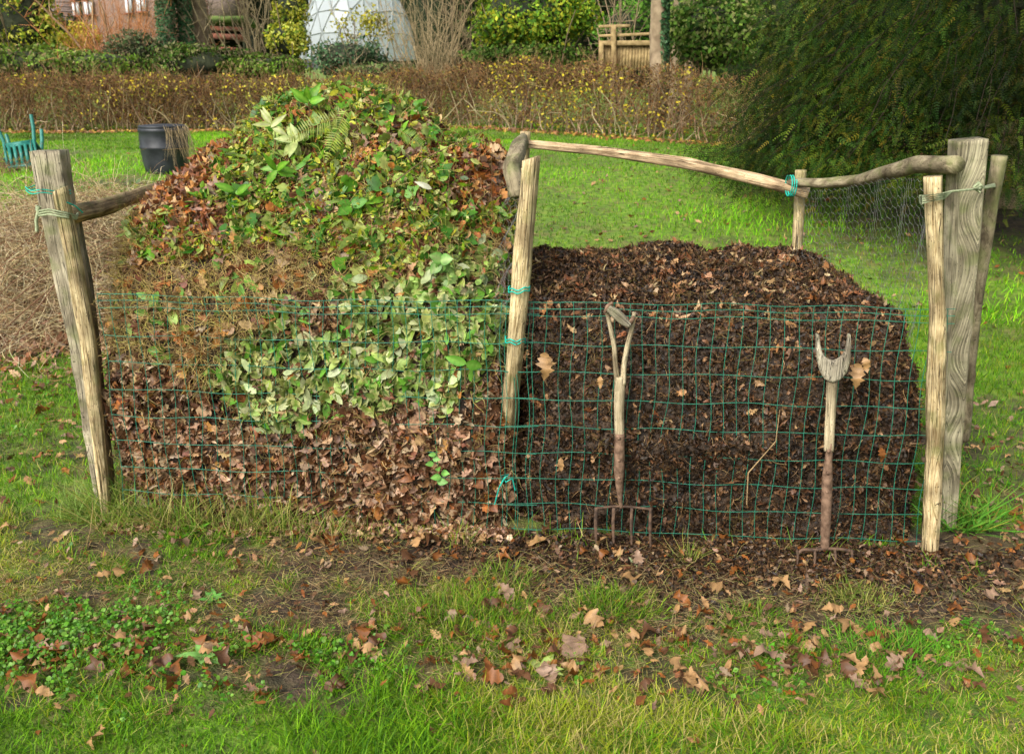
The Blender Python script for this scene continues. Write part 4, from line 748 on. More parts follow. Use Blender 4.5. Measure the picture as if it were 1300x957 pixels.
g_ = Geo(); tubes(g_, pix([(555, 612, 3.35), (556, 590, 3.35), (554, 566, 3.35)])[None], .0015, (.1, .2, .05), 4); g_.build('stem', M_BARK, t_)
# ------------------------------------------------------------------ pile of dry stems on the left
t = thing('brushwood_pile', (-3.4, 7.0, .1), 'low tangled pile of dry straw coloured stems behind the left corner post', 'brush pile')
g = Geo(); n_ = 9000; x = -3.5+R.normal(size=n_)*.75; y = 7.0+R.normal(size=n_)*.5; hz = .85*np.exp(-((x+3.5)/1.3)**2-((y-7.2)/.85)**2)*np.sqrt(R.random(n_)); D = R.normal(size=(n_, 3)); D[:, 2] = np.abs(D[:, 2])*.5
twigs(g, np.stack([x, y, H(x, y)+hz], 1), D, R.uniform(.25, .8, n_), R.uniform(.0018, .0035, n_), pal(n_, [(.55, .42, .22), (.40, .30, .15), (.26, .15, .08), (.62, .52, .32)]), k=8, wig=.28, grav=.16)
g.build('dry_stems', M_BARK, t)['kind'] = 'stuff'
g = Geo(); n_ = 2600; x = -3.3+R.normal(size=n_)*.8; y = 6.4+R.normal(size=n_)*.35; hz = .3*np.exp(-((x+3.3)/1.2)**2-((y-6.7)/.5)**2)*R.random(n_)
scatter(g, np.stack([x, y, H(x, y)+hz+.02], 1), np.tile([0, -.5, 1.], (n_, 1)), R.uniform(.04, .10, n_), OAK, pal(n_, [(.28, .13, .06), (.36, .2, .1), (.16, .08, .04)]), tilt=.7); g.build('dead_leaves', M_DEAD, t)['kind'] = 'stuff'
g = Geo(); n_ = 26; x = np.linspace(-4.6, -2.6, n_); y = np.full(n_, 6.2)+R.normal(size=n_)*.4; twigs(g, np.stack([x, y, H(x, y)+.2], 1), np.tile([.6, .1, .7], (n_, 1)), R.uniform(.8, 1.5, n_), .004, (.24, .12, .07), k=9, wig=.1, grav=.08); g.build('bramble_canes', M_BARK, t)
g = Geo(); x, y = R.normal(size=2600)*.9-4.9, R.normal(size=2600)*.8+9; scatter(g, np.stack([x, y, H(x, y)+R.uniform(.02, .28, 2600)], 1), np.tile([0, -.3, 1.], (2600, 1)), R.uniform(.04, .09, 2600), OVAL, pal(2600, [(.25, .3, .04), (.12, .22, .03), (.32, .33, .05), (.08, .15, .03)]), tilt=.6)
tag(g.build('vegetable_bed_plants', M_LEAF), kind='stuff')
# ------------------------------------------------------------------ barrel
q = GP(212, 217); t = thing('barrel', q, 'squat black plastic barrel with a ribbed waist standing on the lawn', 'barrel')
sc = q[1]/12.0; rB = .30*sc; hB = .60*sc
prof = [(rB*.84, 0), (rB*.88, .04), (rB*.95, hB*.25), (rB*.985, hB*.5), (rB*1.02, hB*.525), (rB*1.02, hB*.56), (rB*.99, hB*.585), (rB*1.0, hB*.75), (rB*.985, hB*.86), (rB*1.02, hB*.875), (rB*1.02, hB*.92), (rB*.99, hB*.95)]
th = np.linspace(0, 2*PI, 48, endpoint=False); g = Geo(); rings(g, [[(q[0]+r_*math.cos(a_), q[1]+r_*math.sin(a_), q[2]-.02+z_) for a_ in th] for r_, z_ in prof[:12]]); g.build('body', M_BARREL, t, True)
g = Geo(); rings(g, [[(q[0]+r_*math.cos(a_), q[1]+r_*math.sin(a_), q[2]-.02+z_) for a_ in th] for r_, z_ in [(rB*.985, hB*.95), (rB*1.0, hB*.98), (rB*.96, hB*1.0), (rB*.5, hB*1.02), (rB*.02, hB*1.02)]]); g.build('lid', M_BARREL, t, True)
g = Geo(); n_ = 60; a_ = R.uniform(-1.2, .2, n_); twigs(g, np.stack([q[0]+rB*1.05*np.cos(a_), q[1]+rB*1.05*np.sin(a_), q[2]+hB*R.uniform(.85, 1, n_)], 1)[:], np.tile([.25, -.3, -.4], (n_, 1)), R.uniform(.3, .55, n_), .0028, (.4, .3, .17), k=8, wig=.15, grav=.3); tag(g.build('dry_vine', M_BARK, origin=q), 'dry vine stems hanging over the right side of the barrel', 'vine')
# ------------------------------------------------------------------ upturned plastic chair
q = GP(14, 209); t = thing('garden_chair', q+np.array([0, 0, .02]), 'green plastic garden chair tipped over with its legs in the air', 'chair'); 
def cpart(name, fn):
    g_ = Geo(); fn(g_); g_.build(name, M_CHAIR, None); o = COL.objects[-1] if False else bpy.context.scene.objects[-1]; return o
def mkpart(name, boxes=None, tb=None):
    g_ = Geo()
    for b_ in (boxes or []): box(g_, *b_)
    for pth, r_ in (tb or []): tubes(g_, np.array([pth]), r_, sides=8)
    o = g_.build(name, M_CHAIR); o.parent = t; return o
mkpart('seat', [((0, .0+.075*i, .42), (.42, .06, .018)) for i in range(-2, 3)]+[((sx*.22, 0, .415), (.03, .44, .04)) for sx in (-1, 1)]+[((0, sy*.215, .41), (.44, .03, .05)) for sy in (-1, 1)])
mkpart('backrest', [((-.16+.08*i, .26, .64), (.045, .018, .36)) for i in range(5)]+[((0, .27, .83), (.46, .03, .06)), ((0, .25, .46), (.44, .03, .04)), ((-.22, .265, .62), (.035, .03, .42)), ((.22, .265, .62), (.035, .03, .42))])
for sx in (-1, 1):
    mkpart('armrest', [((sx*.25, .02, .64), (.06, .46, .025))]); mkpart('leg', tb=[([(sx*.21, -.2, .42), (sx*.25, -.23, .2), (sx*.27, -.25, 0)], .03)]); mkpart('leg', tb=[([(sx*.21, .2, .42), (sx*.25, .26, .2), (sx*.26, .3, 0)], .03)]); mkpart('arm_post', [((sx*.25, -.18, .53), (.045, .03, .22))])
t.rotation_euler = (rad(152), rad(-8), rad(18)); t.location = (q[0]+.14, q[1]+.1, q[2]+.52); t.scale = (.85, .85, .85)
g = Geo(); n_ = 500; x = q[0]+.1+R.normal(size=n_)*.35; y = q[1]-.3+R.normal(size=n_)*.2; D = R.normal(size=(n_, 3)); D[:, 2] = np.abs(D[:, 2])*.3; twigs(g, np.stack([x, y, H(x, y)+.03], 1), D, R.uniform(.2, .5, n_), .004, pal(n_, [(.2, .12, .07), (.3, .2, .1)]), k=6, wig=.2, grav=.1); tag(g.build('twig_pile', M_BARK, origin=q), 'brown twigs lying in front of the tipped chair', 'twigs')
# ------------------------------------------------------------------ hedge
HX = [-17, -9, -1, 4, 8, 12]; HYv = [20.4, 19.6, 20.2, 15.2, 13.4, 12.4]
def hy(x): return np.interp(x, HX, HYv)
def htop(x): return np.interp(x, [-17, -9, -6, -4, -1.5, 0, 2.5, 4, 6, 12], [1.16, 1.18, 1.10, 1.08, 1.25, 1.38, 1.25, 1.05, 1.0, 1.0])
t = thing('clipped_hedge', (0, 19, .8), 'long clipped brown deciduous hedge with scattered yellow leaves across the lawn', 'hedge')
def hp(n_, shell=.35):
    x = R.uniform(-24, 9, n_); y = hy(x)+R.uniform(-.42, .42, n_); z = H(x, y)+htop(x)*R.random(n_)**.8*(1+.05*np.sin(x*5)); return np.stack([x, y, z], 1)
g = Geo(); n_ = 33000; q = hp(n_); D = R.normal(size=(n_, 3))*.6+[0, -.1, .7]; twigs(g, q-[0, 0, .1], D, R.uniform(.15, .5, n_), R.uniform(.003, .007, n_), pal(n_, [(.20, .105, .045), (.28, .16, .07), (.10, .05, .025), (.34, .23, .10)]), k=4, wig=.35)
n_ = 530; x = np.linspace(-24, 9, n_)+R.normal(size=n_)*.1; y = hy(x)-R.uniform(.1, .4, n_); twigs(g, np.stack([x, y, H(x, y)], 1), R.normal(size=(n_, 3))*.25+[0, 0, 1], R.uniform(.6, 1.15, n_), R.uniform(.009, .02, n_), pal(n_, [(.36, .28, .16), (.26, .19, .11)]), k=7, wig=.22, sides=5); g.build('branches', M_BARK, t)
g = Geo(); n_ = 38000; q = hp(n_); tp = q[:, 2]-H(q[:, 0], q[:, 1]) > .15; q = q[tp]; n_ = len(q); scatter(g, q, np.tile([0, -.8, .5], (n_, 1)), R.uniform(.035, .07, n_), SMALL, pal(n_, [(.20, .10, .035), (.32, .19, .05), (.10, .05, .02), (.14, .17, .02)], [4, 3.5, 3.5, 2.6]), tilt=.9); tag(g.build('brown_leaves', M_FAR, t), kind='stuff')
g = Geo(); n_ = 10000; q = hp(n_); q[:, 1] -= .28; v_ = sn(q, 2.2, 77, 3)+.25*(q[:, 0] > 1.5)+.1*R.normal(size=n_); q = q[v_ > .08]; n_ = len(q); scatter(g, q, np.tile([0, -.8, .4], (n_, 1)), R.uniform(.04, .085, n_), SMALL, pal(n_, [(.55, .42, .03), (.45, .42, .05), (.36, .30, .04)]), tilt=.8); tag(g.build('yellow_leaves', M_FAR, t), kind='stuff')
# ------------------------------------------------------------------ shrubs and trees behind
def crown_pts(c_, rr, n_, blobs=26, br=.42, seed=0, low=-.6):
    rg = np.random.default_rng(seed); d = norm(rg.normal(size=(blobs*3, 3))); d = d[d[:, 2] > low][:blobs]; bc = d*rg.uniform(.45, .8, (len(d), 1)); k_ = rg.integers(0, len(d), n_); v_ = norm(rg.normal(size=(n_, 3))); rad_ = br*rg.uniform(.65, 1.35, len(d))[k_]*rg.uniform(.55, 1.08, n_)
    q_ = (bc[k_]+v_*rad_[:, None]); return np.array(c_)+q_*np.array(rr), norm(v_+q_*.6)
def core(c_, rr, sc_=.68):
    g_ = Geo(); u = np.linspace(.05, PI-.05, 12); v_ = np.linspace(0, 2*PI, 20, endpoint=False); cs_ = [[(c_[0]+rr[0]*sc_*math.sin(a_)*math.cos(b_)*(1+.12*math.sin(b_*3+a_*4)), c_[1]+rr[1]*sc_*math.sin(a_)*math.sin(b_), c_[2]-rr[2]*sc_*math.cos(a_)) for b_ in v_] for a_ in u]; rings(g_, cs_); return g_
def shrub(name, label, px, py, Y, wpx, hpx, n_, size, cols, wts=None, tm=SMALL, blobs=26, cat='shrub', depth=.8, seed=1, br=.42, inner=True, tilt=.8, mat=None, low=-.6):
    c_ = P(px, py, Y); dd = Y*math.cos(PITCH); rr = (wpx/2/F*dd, wpx/2/F*dd*depth, hpx/2/F*dd); gz = float(H(c_[0], c_[1])); t_ = thing(name, (c_[0], c_[1], gz), label, cat)
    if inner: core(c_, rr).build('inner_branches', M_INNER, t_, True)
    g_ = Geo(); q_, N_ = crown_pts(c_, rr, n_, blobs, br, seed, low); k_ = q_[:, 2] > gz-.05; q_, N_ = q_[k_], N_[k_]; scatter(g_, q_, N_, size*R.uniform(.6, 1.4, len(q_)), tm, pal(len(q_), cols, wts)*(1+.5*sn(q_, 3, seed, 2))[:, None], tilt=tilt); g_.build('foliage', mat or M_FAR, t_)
    g_ = Geo(); ns = 7; b0 = np.tile([c_[0], c_[1], gz-.05], (ns, 1)); twigs(g_, b0+R.normal(size=(ns, 3))*[.1, .1, 0], R.normal(size=(ns, 3))*.3+[0, 0, 1], (c_[2]-gz)+rr[2]*.5, .03, (.2, .15, .09), k=6, wig=.12, sides=5); g_.build('stems', M_BARK, t_)
    return t_
YG = [(.42, .40, .03), (.30, .34, .03), (.12, .20, .02), (.5, .5, .10)]; DG = [(.04, .10, .012), (.08, .16, .02), (.13, .21, .03), (.2, .22, .07)]
shrub('variegated_shrub', 'tall yellow variegated shrub at the far left edge', 25, 25, 24, 110, 130, 7000, .11, YG, seed=2)
shrub('evergreen_bush', 'plain bright green bush behind the variegated one at the left edge', 0, 20, 26, 50, 120, 2600, .11, [(.12, .28, .02), (.2, .34, .03)], seed=3)
shrub('yellow_shrub', 'small shrub of bright yellow leaves in front of the house', 102, 50, 23.5, 62, 50, 2600, .08, [(.6, .48, .02), (.5, .45, .05), (.3, .3, .04)], seed=4, inner=False, br=.3)
shrub('clipped_evergreen', 'dark clipped evergreen below the house roof', 75, 50, 27, 70, 60, 3500, .10, [(.02, .06, .012), (.04, .09, .02)], seed=5, depth=.5)
shrub('ground_ivy', 'low bank of ground ivy behind the left end of the hedge', 30, 84, 21.5, 190, 52, 6000, .10, [(.14, .26, .02), (.20, .29, .05), (.10, .16, .03), (.26, .21, .09)], seed=6, depth=.4)
shrub('ground_ivy', 'green trailing bank over the hedge below the yellow shrub', 130, 84, 21.2, 130, 44, 5000, .09, [(.14, .26, .02), (.20, .29, .05), (.10, .16, .03), (.26, .21, .09)], seed=7, depth=.4)
shrub('bramble_bush', 'scruffy bramble bush with bare stems at the foot of the ivy trunks', 175, 70, 22, 80, 55, 3500, .09, [(.07, .12, .04), (.14, .16, .07), (.2, .16, .09)], seed=8)
shrub('ground_ivy', 'ivy bank around the foot of the ivy clad trunks', 245, 80, 21.3, 130, 44, 4500, .09, DG+[(.2, .18, .09)], seed=9, depth=.4)
shrub('ground_ivy', 'ivy bank between the trunks and the conical golden shrub', 335, 86, 21.3, 130, 34, 4500, .09, [(.14, .26, .02), (.20, .29, .05), (.10, .16, .03), (.26, .21, .09)], seed=10, depth=.4)
shrub('golden_holly', 'conical golden variegated holly left of the white dome', 364, 52, 22.5, 60, 50, 3500, .085, YG, seed=11)
shrub('golden_holly', 'narrow upper golden holly standing above the broader one', 368, 14, 22.8, 48, 60, 2600, .085, YG, seed=12)
shrub('dark_bush', 'dark green bush in front of the white dome', 440, 75, 22, 110, 52, 5000, .085, [(.04, .10, .04), (.08, .14, .06), (.16, .15, .09)], seed=13)
shrub('ground_ivy', 'low green growth behind the hedge under the dome', 485, 92, 21, 110, 24, 2000, .08, [(.10, .16, .04), (.14, .17, .06), (.2, .17, .08)], seed=14, depth=.4)
shrub('yellow_shrub', 'thin yellow leaved shrub in front of the dome', 460, 38, 24, 80, 60, 700, .09, [(.42, .38, .04), (.3, .3, .05)], seed=15, inner=False)
shrub('large_shrub', 'big rounded shrub of yellow green leaves in the centre background', 675, 22, 21.5, 175, 125, 15000, .10, [(.16, .30, .02), (.26, .36, .03), (.42, .42, .03), (.07, .17, .02)], seed=16, blobs=36, br=.34)
shrub('dark_bush', 'dark ivy skirt below the big yellow green shrub', 665, 72, 21.2, 180, 42, 6500, .09, DG, seed=17, depth=.5)
shrub('ivy_mound', 'large glossy ivy mound right of the pale trunks', 905, 48, 19, 125, 110, 9000, .10, DG, seed=18, blobs=36)
shrub('dark_bush', 'green bush behind the wooden fence', 800, 35, 27, 90, 60, 3000, .12, [(.08, .2, .02), (.12, .26, .03)], seed=19)
shrub('dark_bush', 'dark bush in the gap between the ivy mound and the yew', 985, 40, 22, 120, 130, 5000, .12, DG, seed=21)
def bareshrub(px, py, Y, h_, spread, ns, C, label, name='bare_shrub', r_=.014, sub_=9):
    q_ = P(px, py, Y); gz = float(H(q_[0], q_[1])); t_ = thing(name, (q_[0], q_[1], gz), label, 'shrub'); g_ = Geo(); b0 = np.tile([q_[0], q_[1], gz-.05], (ns, 1))+R.normal(size=(ns, 3))*[.12, .12, 0]
    pth = twigs(g_, b0, R.normal(size=(ns, 3))*spread+[0, 0, 1], h_*R.uniform(.7, 1.1, ns), r_, C, k=9, wig=.10, sides=4)
    i_ = R.integers(3, 9, ns*sub_); s_ = np.repeat(np.arange(ns), sub_); st = pth[s_, i_]; twigs(g_, st, R.normal(size=(ns*sub_, 3))*.55+[0, 0, .8], R.uniform(.15, .4, ns*sub_)*h_*.6, r_*.4, np.array(C)*1.1, k=6, wig=.18)
    g_.build('stems', M_BARK, t_)
bareshrub(545, 88, 22.5, 3.2, .22, 60, (.34, .26, .14), 'dense bare twiggy shrub between the dome and the big shrub')
bareshrub(590, 80, 25, 4.5, .2, 26, (.2, .14, .08), 'dark bare shrub just left of the big shrub')
bareshrub(150, 80, 22.8, 3.2, .38, 60, (.45, .19, .07), 'orange stemmed bare shrub in front of the house', sub_=14)
bareshrub(140, 80, 23.2, 3.6, .06, 4, (.36, .24, .13), 'small bare tree with forked tan trunk in front of the house', name='bare_tree', r_=.05)
bareshrub(318, 80, 23.5, 3.8, .14, 24, (.34, .27, .15), 'bare multi stemmed shrub right of the dark shed', r_=.03)
bareshrub(280, 80, 22.5, 1.6, .5, 18, (.25, .2, .13), 'low bare shrub in front of the dark shed')
bareshrub(190, 78, 22.2, 1.4, .5, 30, (.3, .22, .13), 'short bare twiggy shrub at the foot of the ivy trunks')
bareshrub(785, 60, 26, 5, .12, 9, (.3, .22, .13), 'pair of slim bare stems behind the wooden fence', r_=.03)
def tree(px, py, Y, wpx, h_, label, ivy_=None, lean=0., name='tree', bark=None):
    q_ = P(px, py, Y); gz = float(H(q_[0], q_[1])); r_ = wpx/2/F*Y; t_ = thing(name, (q_[0], q_[1], gz), label, 'tree'); g_ = Geo()
    pth = np.array([[q_[0]+lean*s_, q_[1], gz-.1+h_*s_] for s_ in np.linspace(0, 1, 8)]); pth[1:, 0] += R.normal(size=7)*r_*.15; sweep(g_, pth, [r_*1.25, r_, r_*.95, r_*.85, r_*.6], sides=20, k=50, seed=int(px), rough=.05, lump=.06); g_.build('trunk', M_TRUNK, t_, True)
    g_ = Geo(); ns = 24; i_ = R.integers(3, 8, ns); p2 = twigs(g_, pth[i_]+0, R.normal(size=(ns, 3))*[.8, .6, .3]+[0, 0, .5], R.uniform(1, 2.5, ns), r_*.3, (.22, .17, .1), k=7, wig=.15, sides=5)
    s_ = np.repeat(np.arange(ns), 10); twigs(g_, p2[s_, R.integers(2, 7, ns*10)], R.normal(size=(ns*10, 3)), R.uniform(.4, 1.2, ns*10), .010, (.2, .15, .09), k=5, wig=.2); g_.build('limbs', M_BARK, t_)
    if ivy_:
        n_, side, sz = ivy_; a_ = R.uniform(side-1.3, side+1.3, n_); zz_ = R.random(n_)**1.1*min(h_, 4); rr_ = r_*(1.05+.25*R.random(n_)); q2 = np.stack([np.interp(zz_, np.linspace(0, h_, 8), pth[:, 0])+rr_*np.cos(a_), q_[1]+rr_*np.sin(a_), gz+zz_], 1); g_ = Geo(); scatter(g_, q2, np.stack([np.cos(a_), np.sin(a_), .2+0*a_], 1), sz*R.uniform(.7, 1.3, n_), SMALL, pal(n_, [(.03, .09, .035), (.06, .14, .05), (.10, .18, .08)]), tilt=.6); g_.build('ivy', M_FAR, t_)
tree(217, 90, 22.2, 20, 6.5, 'ivy wrapped trunk, leftmost of the close group of three', (2600, -PI/2, .075))
tree(240, 90, 22.6, 18, 6.5, 'ivy wrapped trunk in the middle of the close group of three', (2400, -PI/2, .075))
tree(256, 88, 23.0, 22, 7, 'bare tan trunk, rightmost of the close group of three')
tree(834, 92, 17.5, 20, 7, 'pale trunk right of the wooden fence with ivy on its right side', (2600, -.2, .07))
tree(859, 92, 20, 15, 7, 'brown trunk just behind and right of the pale ivy sided one', (900, -.5, .07))
tree(874, 92, 22, 11, 7, 'slimmest trunk, farthest right of the three by the fence')
# fence panel
t = thing('wooden_fence', P(795, 90, 20), 'weathered wooden board fence with an open rail above it', 'fence')
g = Geo()
for i_ in range(17): a_ = P(765+i_*3.9, 90, 20); b_ = P(765+i_*3.9, 58, 20); box(g, ((a_[0]), 20+R.normal()*.004, (a_[2]+b_[2])/2), (.062, .02, b_[2]-a_[2]))
g.build('boards', M_BOARD, t)
def bar(name, a_, b_, w_, Y):
    g_ = Geo(); A_, B_ = P(*a_, Y), P(*b_, Y); sweep(g_, [A_, B_], w_, sides=8, k=10, square=1, rough=.02, ref=(0, 1, 0)); g_.build(name, M_BOARD, t)
bar('rail', (760, 55), (832, 55), .05, 19.95); bar('rail', (760, 34), (800, 33), .03, 19.95); bar('rail', (760, 46), (832, 43), .028, 19.95); bar('post', (779, 95), (779, 33), .05, 19.9); bar('post', (763, 95), (763, 55), .05, 19.9)
# shed
c_ = P(288, 55, 27); t = thing('garden_shed', (c_[0], 27, float(H(c_[0], 27))), 'low dark open shed with reddish boards and mossy roof behind the hedge', 'shed')
A_, B_ = P(262, 34, 27), P(312, 80, 27); W_ = B_[0]-A_[0]; Hh = A_[2]-B_[2]; cx = (A_[0]+B_[0])/2
g = Geo(); box(g, (cx, 28.2, (A_[2]+B_[2])/2), (W_, .1, Hh)); box(g, (A_[0], 27.6, (A_[2]+B_[2])/2), (.08, 1.2, Hh)); box(g, (B_[0], 27.6, (A_[2]+B_[2])/2), (.08, 1.2, Hh)); g.build('walls', M_INNER, t)
g = Geo()
for py, hh_ in ((37, .12), (47, .16), (62, .08)): q = P(288, py, 26.98); box(g, (q[0], 26.98, q[2]), (W_*.9, .04, hh_), M=Matrix.Rotation(.05, 3, 'Y'))
g.build('board', M_SHED, t)
g = Geo(); box(g, (cx, 27.6, A_[2]+.12), (W_+.4, 1.6, .14), M=Matrix.Rotation(-.1, 3, 'X')); g.build('roof', M_MOSSR, t)
# house
t = thing('brick_house', P(170, 40, 46), 'brick house with brown tiled roof and white windows in the far left background', 'house')
def wr(px0, py0, px1, py1, Y): a_, b_ = P(px0, py0, Y), P(px1, py1, Y); return a_, b_
a_, b_ = wr(92, -90, 300, 95, 46); g = Geo(); box(g, ((a_[0]+b_[0])/2, 48.5, (a_[2]+b_[2])/2), (b_[0]-a_[0], 5, a_[2]-b_[2])); g.build('wall', M_BRICK, t)
g = Geo(); e0, e1, e2, e3 = P(58, 27, 46), P(93, 27, 46), P(93, -60, 49), P(84, -60, 49); V = np.array([e0, e1, e2, e3, e0+[0, .3, -.3], e1+[0, .3, -.3], e2+[0, .3, -.3], e3+[0, .3, -.3]])
g.add(V, [0, 1, 2, 3, 7, 6, 5, 4, 0, 4, 5, 1, 1, 5, 6, 2, 2, 6, 7, 3, 3, 7, 4, 0], [4]*6); 
for s_ in np.linspace(0, 1, 16)[:-1]:
    l = e0+(e3-e0)*s_; r_ = e1+(e2-e1)*s_; tubes(g, np.array([[l+[0, -.03, .02], r_+[0, -.03, .02]]]), .035, sides=4)
g.build('lower_roof', M_ROOF, t)
a_, b_ = wr(262, -20, 300, 24, 45.7); g = Geo(); box(g, ((a_[0]+b_[0])/2, 45.8, (a_[2]+b_[2])/2), (b_[0]-a_[0], .3, a_[2]-b_[2])); g.build('tile_hanging', M_ROOF, t)
a_, b_ = wr(88, -95, 305, -88, 46); g = Geo(); V = np.array([(a_[0], 45.5, a_[2]), (b_[0], 45.5, a_[2]), (b_[0], 51.5, a_[2]), (a_[0], 51.5, a_[2]), (a_[0], 48.5, a_[2]+2.6), (b_[0], 48.5, a_[2]+2.6)]); g.add(V, [0, 1, 5, 4, 2, 3, 4, 5, 0, 4, 3, 1, 2, 5, 0, 3, 2, 1], [4, 4, 3, 3, 4]); g.build('roof', M_ROOF, t)
for (x0, y0, x1, y1) in ((91, 2, 101, 21), (106, 1, 119, 20), (158, -4, 168, 18), (172, -6, 186, 16)):
    a_, b_ = wr(x0, y0, x1, y1, 45.9); g = Geo(); cxx, czz = (a_[0]+b_[0])/2, (a_[2]+b_[2])/2; ww, hh_ = b_[0]-a_[0], a_[2]-b_[2]
    box(g, (cxx, 45.93, czz), (ww, .1, hh_)); wn = g.build('window', M_WHITE, t)
    g = Geo(); box(g, (cxx, 45.85, czz), (.04, .05, hh_+.1)); box(g, (cxx, 45.85, czz-hh_/2), (ww+.15, .1, .08)); box(g, (cxx, 45.85, czz+hh_/2), (ww+.1, .06, .06)); g.build('window_frame', M_SHED, wn)
# dome greenhouse
c_ = P(455, 78, 31); rD = 2.0; t = thing('dome_greenhouse', (c_[0], 31, c_[2]), 'white translucent dome shaped greenhouse behind the hedge', 'greenhouse')
m, n, b = newmat('polythene'); b.inputs['Base Color'].default_value = (.8, .83, .84, 1); b.inputs['Roughness'].default_value = .3; b.inputs['Base Color'].default_value = (.62, .67, .70, 1); tr = nd(n, 'ShaderNodeBsdfTranslucent'); tr.inputs[0].default_value = (.7, .76, .78, 1); tp_ = nd(n, 'ShaderNodeBsdfTransparent'); mx = nd(n, 'ShaderNodeMixShader'); mx.inputs[0].default_value = .35; mx2 = nd(n, 'ShaderNodeMixShader'); mx2.inputs[0].default_value = .3
n.links.new(b.outputs[0], mx.inputs[1]); n.links.new(tr.outputs[0], mx.inputs[2]); n.links.new(mx.outputs[0], mx2.inputs[1]); n.links.new(tp_.outputs[0], mx2.inputs[2]); n.links.new(mx2.outputs[0], n.nodes['Material Output'].inputs[0])
import bmesh
bm = bmesh.new(); bmesh.ops.create_icosphere(bm, subdivisions=3, radius=rD); bmesh.ops.delete(bm, geom=[v_ for v_ in bm.verts if v_.co.z < -.4], context='VERTS'); me = bpy.data.meshes.new('skin'); 
edges = np.array([[list(e_.verts[0].co), list(e_.verts[1].co)] for e_ in bm.edges]); bm.to_mesh(me); bm.free(); me.materials.append(m); o = bpy.data.objects.new('skin', me); COL.objects.link(o); o.parent = t; o.scale = (.93, .93, 1.36); o.location = (0, 0, .05)
g = Geo(); tubes(g, edges*np.array([.935, .935, 1.365])+np.array([c_[0], 31, c_[2]+.05]), .02, (.5, .5, .48), 5); g.build('struts', plain('grey_struts', (.2, .23, .22), (.35, .38, .36), 5), t)
# ------------------------------------------------------------------ yew
t = thing('yew_tree', (5.2, 10, .45), 'huge dark yew tree with drooping branches filling the upper right', 'tree')
g = Geo(); sweep(g, [(5.4, 10.4, .2), (5.4, 10.4, 2), (5.3, 10.3, 5), (5.4, 10.3, 8)], [.42, .34, .25, .1], sides=20, k=50, seed=71, rough=.1, lump=.1); g.build('trunk', M_TRUNK, t, True)
spr = []                                     # needle spray: flat feather
V = []; Fc = []; ns = 7
for i_ in range(ns):
    s_ = i_/(ns-1); yy_ = s_-.5; ln = .16*(1-.55*s_); 
    for sg in (-1, 1):
        k_ = len(V); V += [(0, yy_, 0), (sg*ln, yy_+ln*.55, -.02), (sg*ln*.9, yy_+ln*.55+.045, -.02), (0, yy_+.05, 0)]; Fc.append((k_, k_+1, k_+2, k_+3) if sg > 0 else (k_+3, k_+2, k_+1, k_))
V_ = np.array(V, float); V_[:, 2] -= .5*(V_[:, 1]+.5)**2*.5; SPRAY = T_from(V_, Fc)
gl = Geo(); gs = Geo(); cen = np.array([5.6, 10.2, 0])
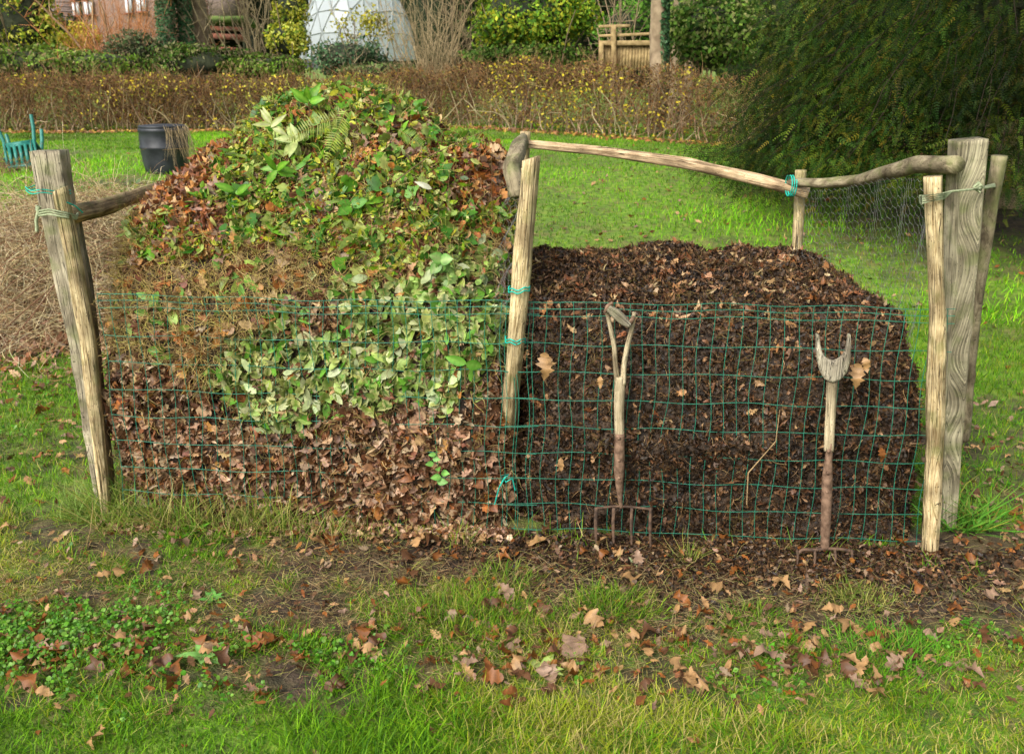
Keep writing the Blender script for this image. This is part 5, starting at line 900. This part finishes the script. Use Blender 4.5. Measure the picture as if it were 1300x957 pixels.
for L_ in range(520):
    zb = R.uniform(.9, 6.2) if L_ > 150 else R.uniform(.8, 2.4); a_ = R.uniform(PI*.72, PI*1.75) if L_ < 430 else R.uniform(0, 6.28); reach = (3.3-.22*max(0, zb-1.2))*R.uniform(.75, 1.08)
    s_ = np.linspace(.25, 1, 9); d = np.array([math.cos(a_), math.sin(a_), 0]); pth = cen+d*reach*s_[:, None]; pth[:, 2] = zb+.5*np.sin(s_*1.8)-1.0*s_**3+R.normal()*.05; pth[:, :2] += np.cumsum(R.normal(size=(9, 2))*.05, 0)
    pth[:, 2] = np.maximum(pth[:, 2], .82+.3*R.random()); tubes(gs, pth[None], .011, (.025, .017, .01), 4, np.linspace(1, .25, 9))
    n_ = 125; u = R.uniform(.3, 1, n_)**.6; i_ = u*8; i0 = np.minimum(i_.astype(int), 7); q = pth[i0]+(pth[i0+1]-pth[i0])*(i_-i0)[:, None]; q += R.normal(size=(n_, 3))*[.20, .20, .13]; q[:, 2] -= .06
    dr = np.tile(d, (n_, 1))*.6+R.normal(size=(n_, 3))*.6+[0, 0, -.5]; Nn = np.tile([0, 0, 1.], (n_, 1))+R.normal(size=(n_, 3))*.5-d*.3
    Yv = norm(dr); X = norm(np.cross(Yv, Nn)); Z = np.cross(X, Yv); S = R.uniform(.08, .17, n_); v = SPRAY[0]
    Vv = q[:, None]+S[:, None, None]*(v[None, :, 0:1]*X[:, None]+v[None, :, 1:2]*Yv[:, None]+v[None, :, 2:3]*Z[:, None]); cc = pal(n_, [(.014, .042, .005), (.032, .070, .007), (.075, .105, .008), (.13, .105, .012)], [4, 4, 2.4, .9])*np.clip(1+1.5*sn(q, 3.2, 81, 3), .35, 2.4)[:, None]; k_ = len(v)
    gl.add(Vv.reshape(-1, 3), (SPRAY[1][None]+np.arange(n_)[:, None]*k_).ravel(), np.tile(SPRAY[2], n_), np.repeat(cc, k_, 0))
gs.build('limbs', M_BARK, t); gl.build('foliage', M_FAR, t)
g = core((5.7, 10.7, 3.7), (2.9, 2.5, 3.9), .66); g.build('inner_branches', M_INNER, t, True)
# ------------------------------------------------------------------ far woodland
g = Geo(); gc = Geo()
for i_ in range(50):
    x = -60+i_*2.0+R.normal()*.6; y = 52+R.uniform(-3, 6)-.0; z0 = float(H(x, y)); h_ = R.uniform(7, 11)
    if -19 < x < -14: h_ = 3.5+R.random()
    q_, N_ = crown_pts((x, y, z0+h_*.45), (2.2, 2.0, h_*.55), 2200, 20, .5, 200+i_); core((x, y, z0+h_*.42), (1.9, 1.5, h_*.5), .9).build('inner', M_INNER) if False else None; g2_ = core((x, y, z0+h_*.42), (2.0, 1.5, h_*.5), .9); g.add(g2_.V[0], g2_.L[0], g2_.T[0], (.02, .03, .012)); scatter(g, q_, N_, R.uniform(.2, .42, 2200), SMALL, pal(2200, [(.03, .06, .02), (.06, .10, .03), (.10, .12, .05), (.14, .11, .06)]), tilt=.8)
tag(g.build('distant_woodland', M_FAR), kind='stuff')
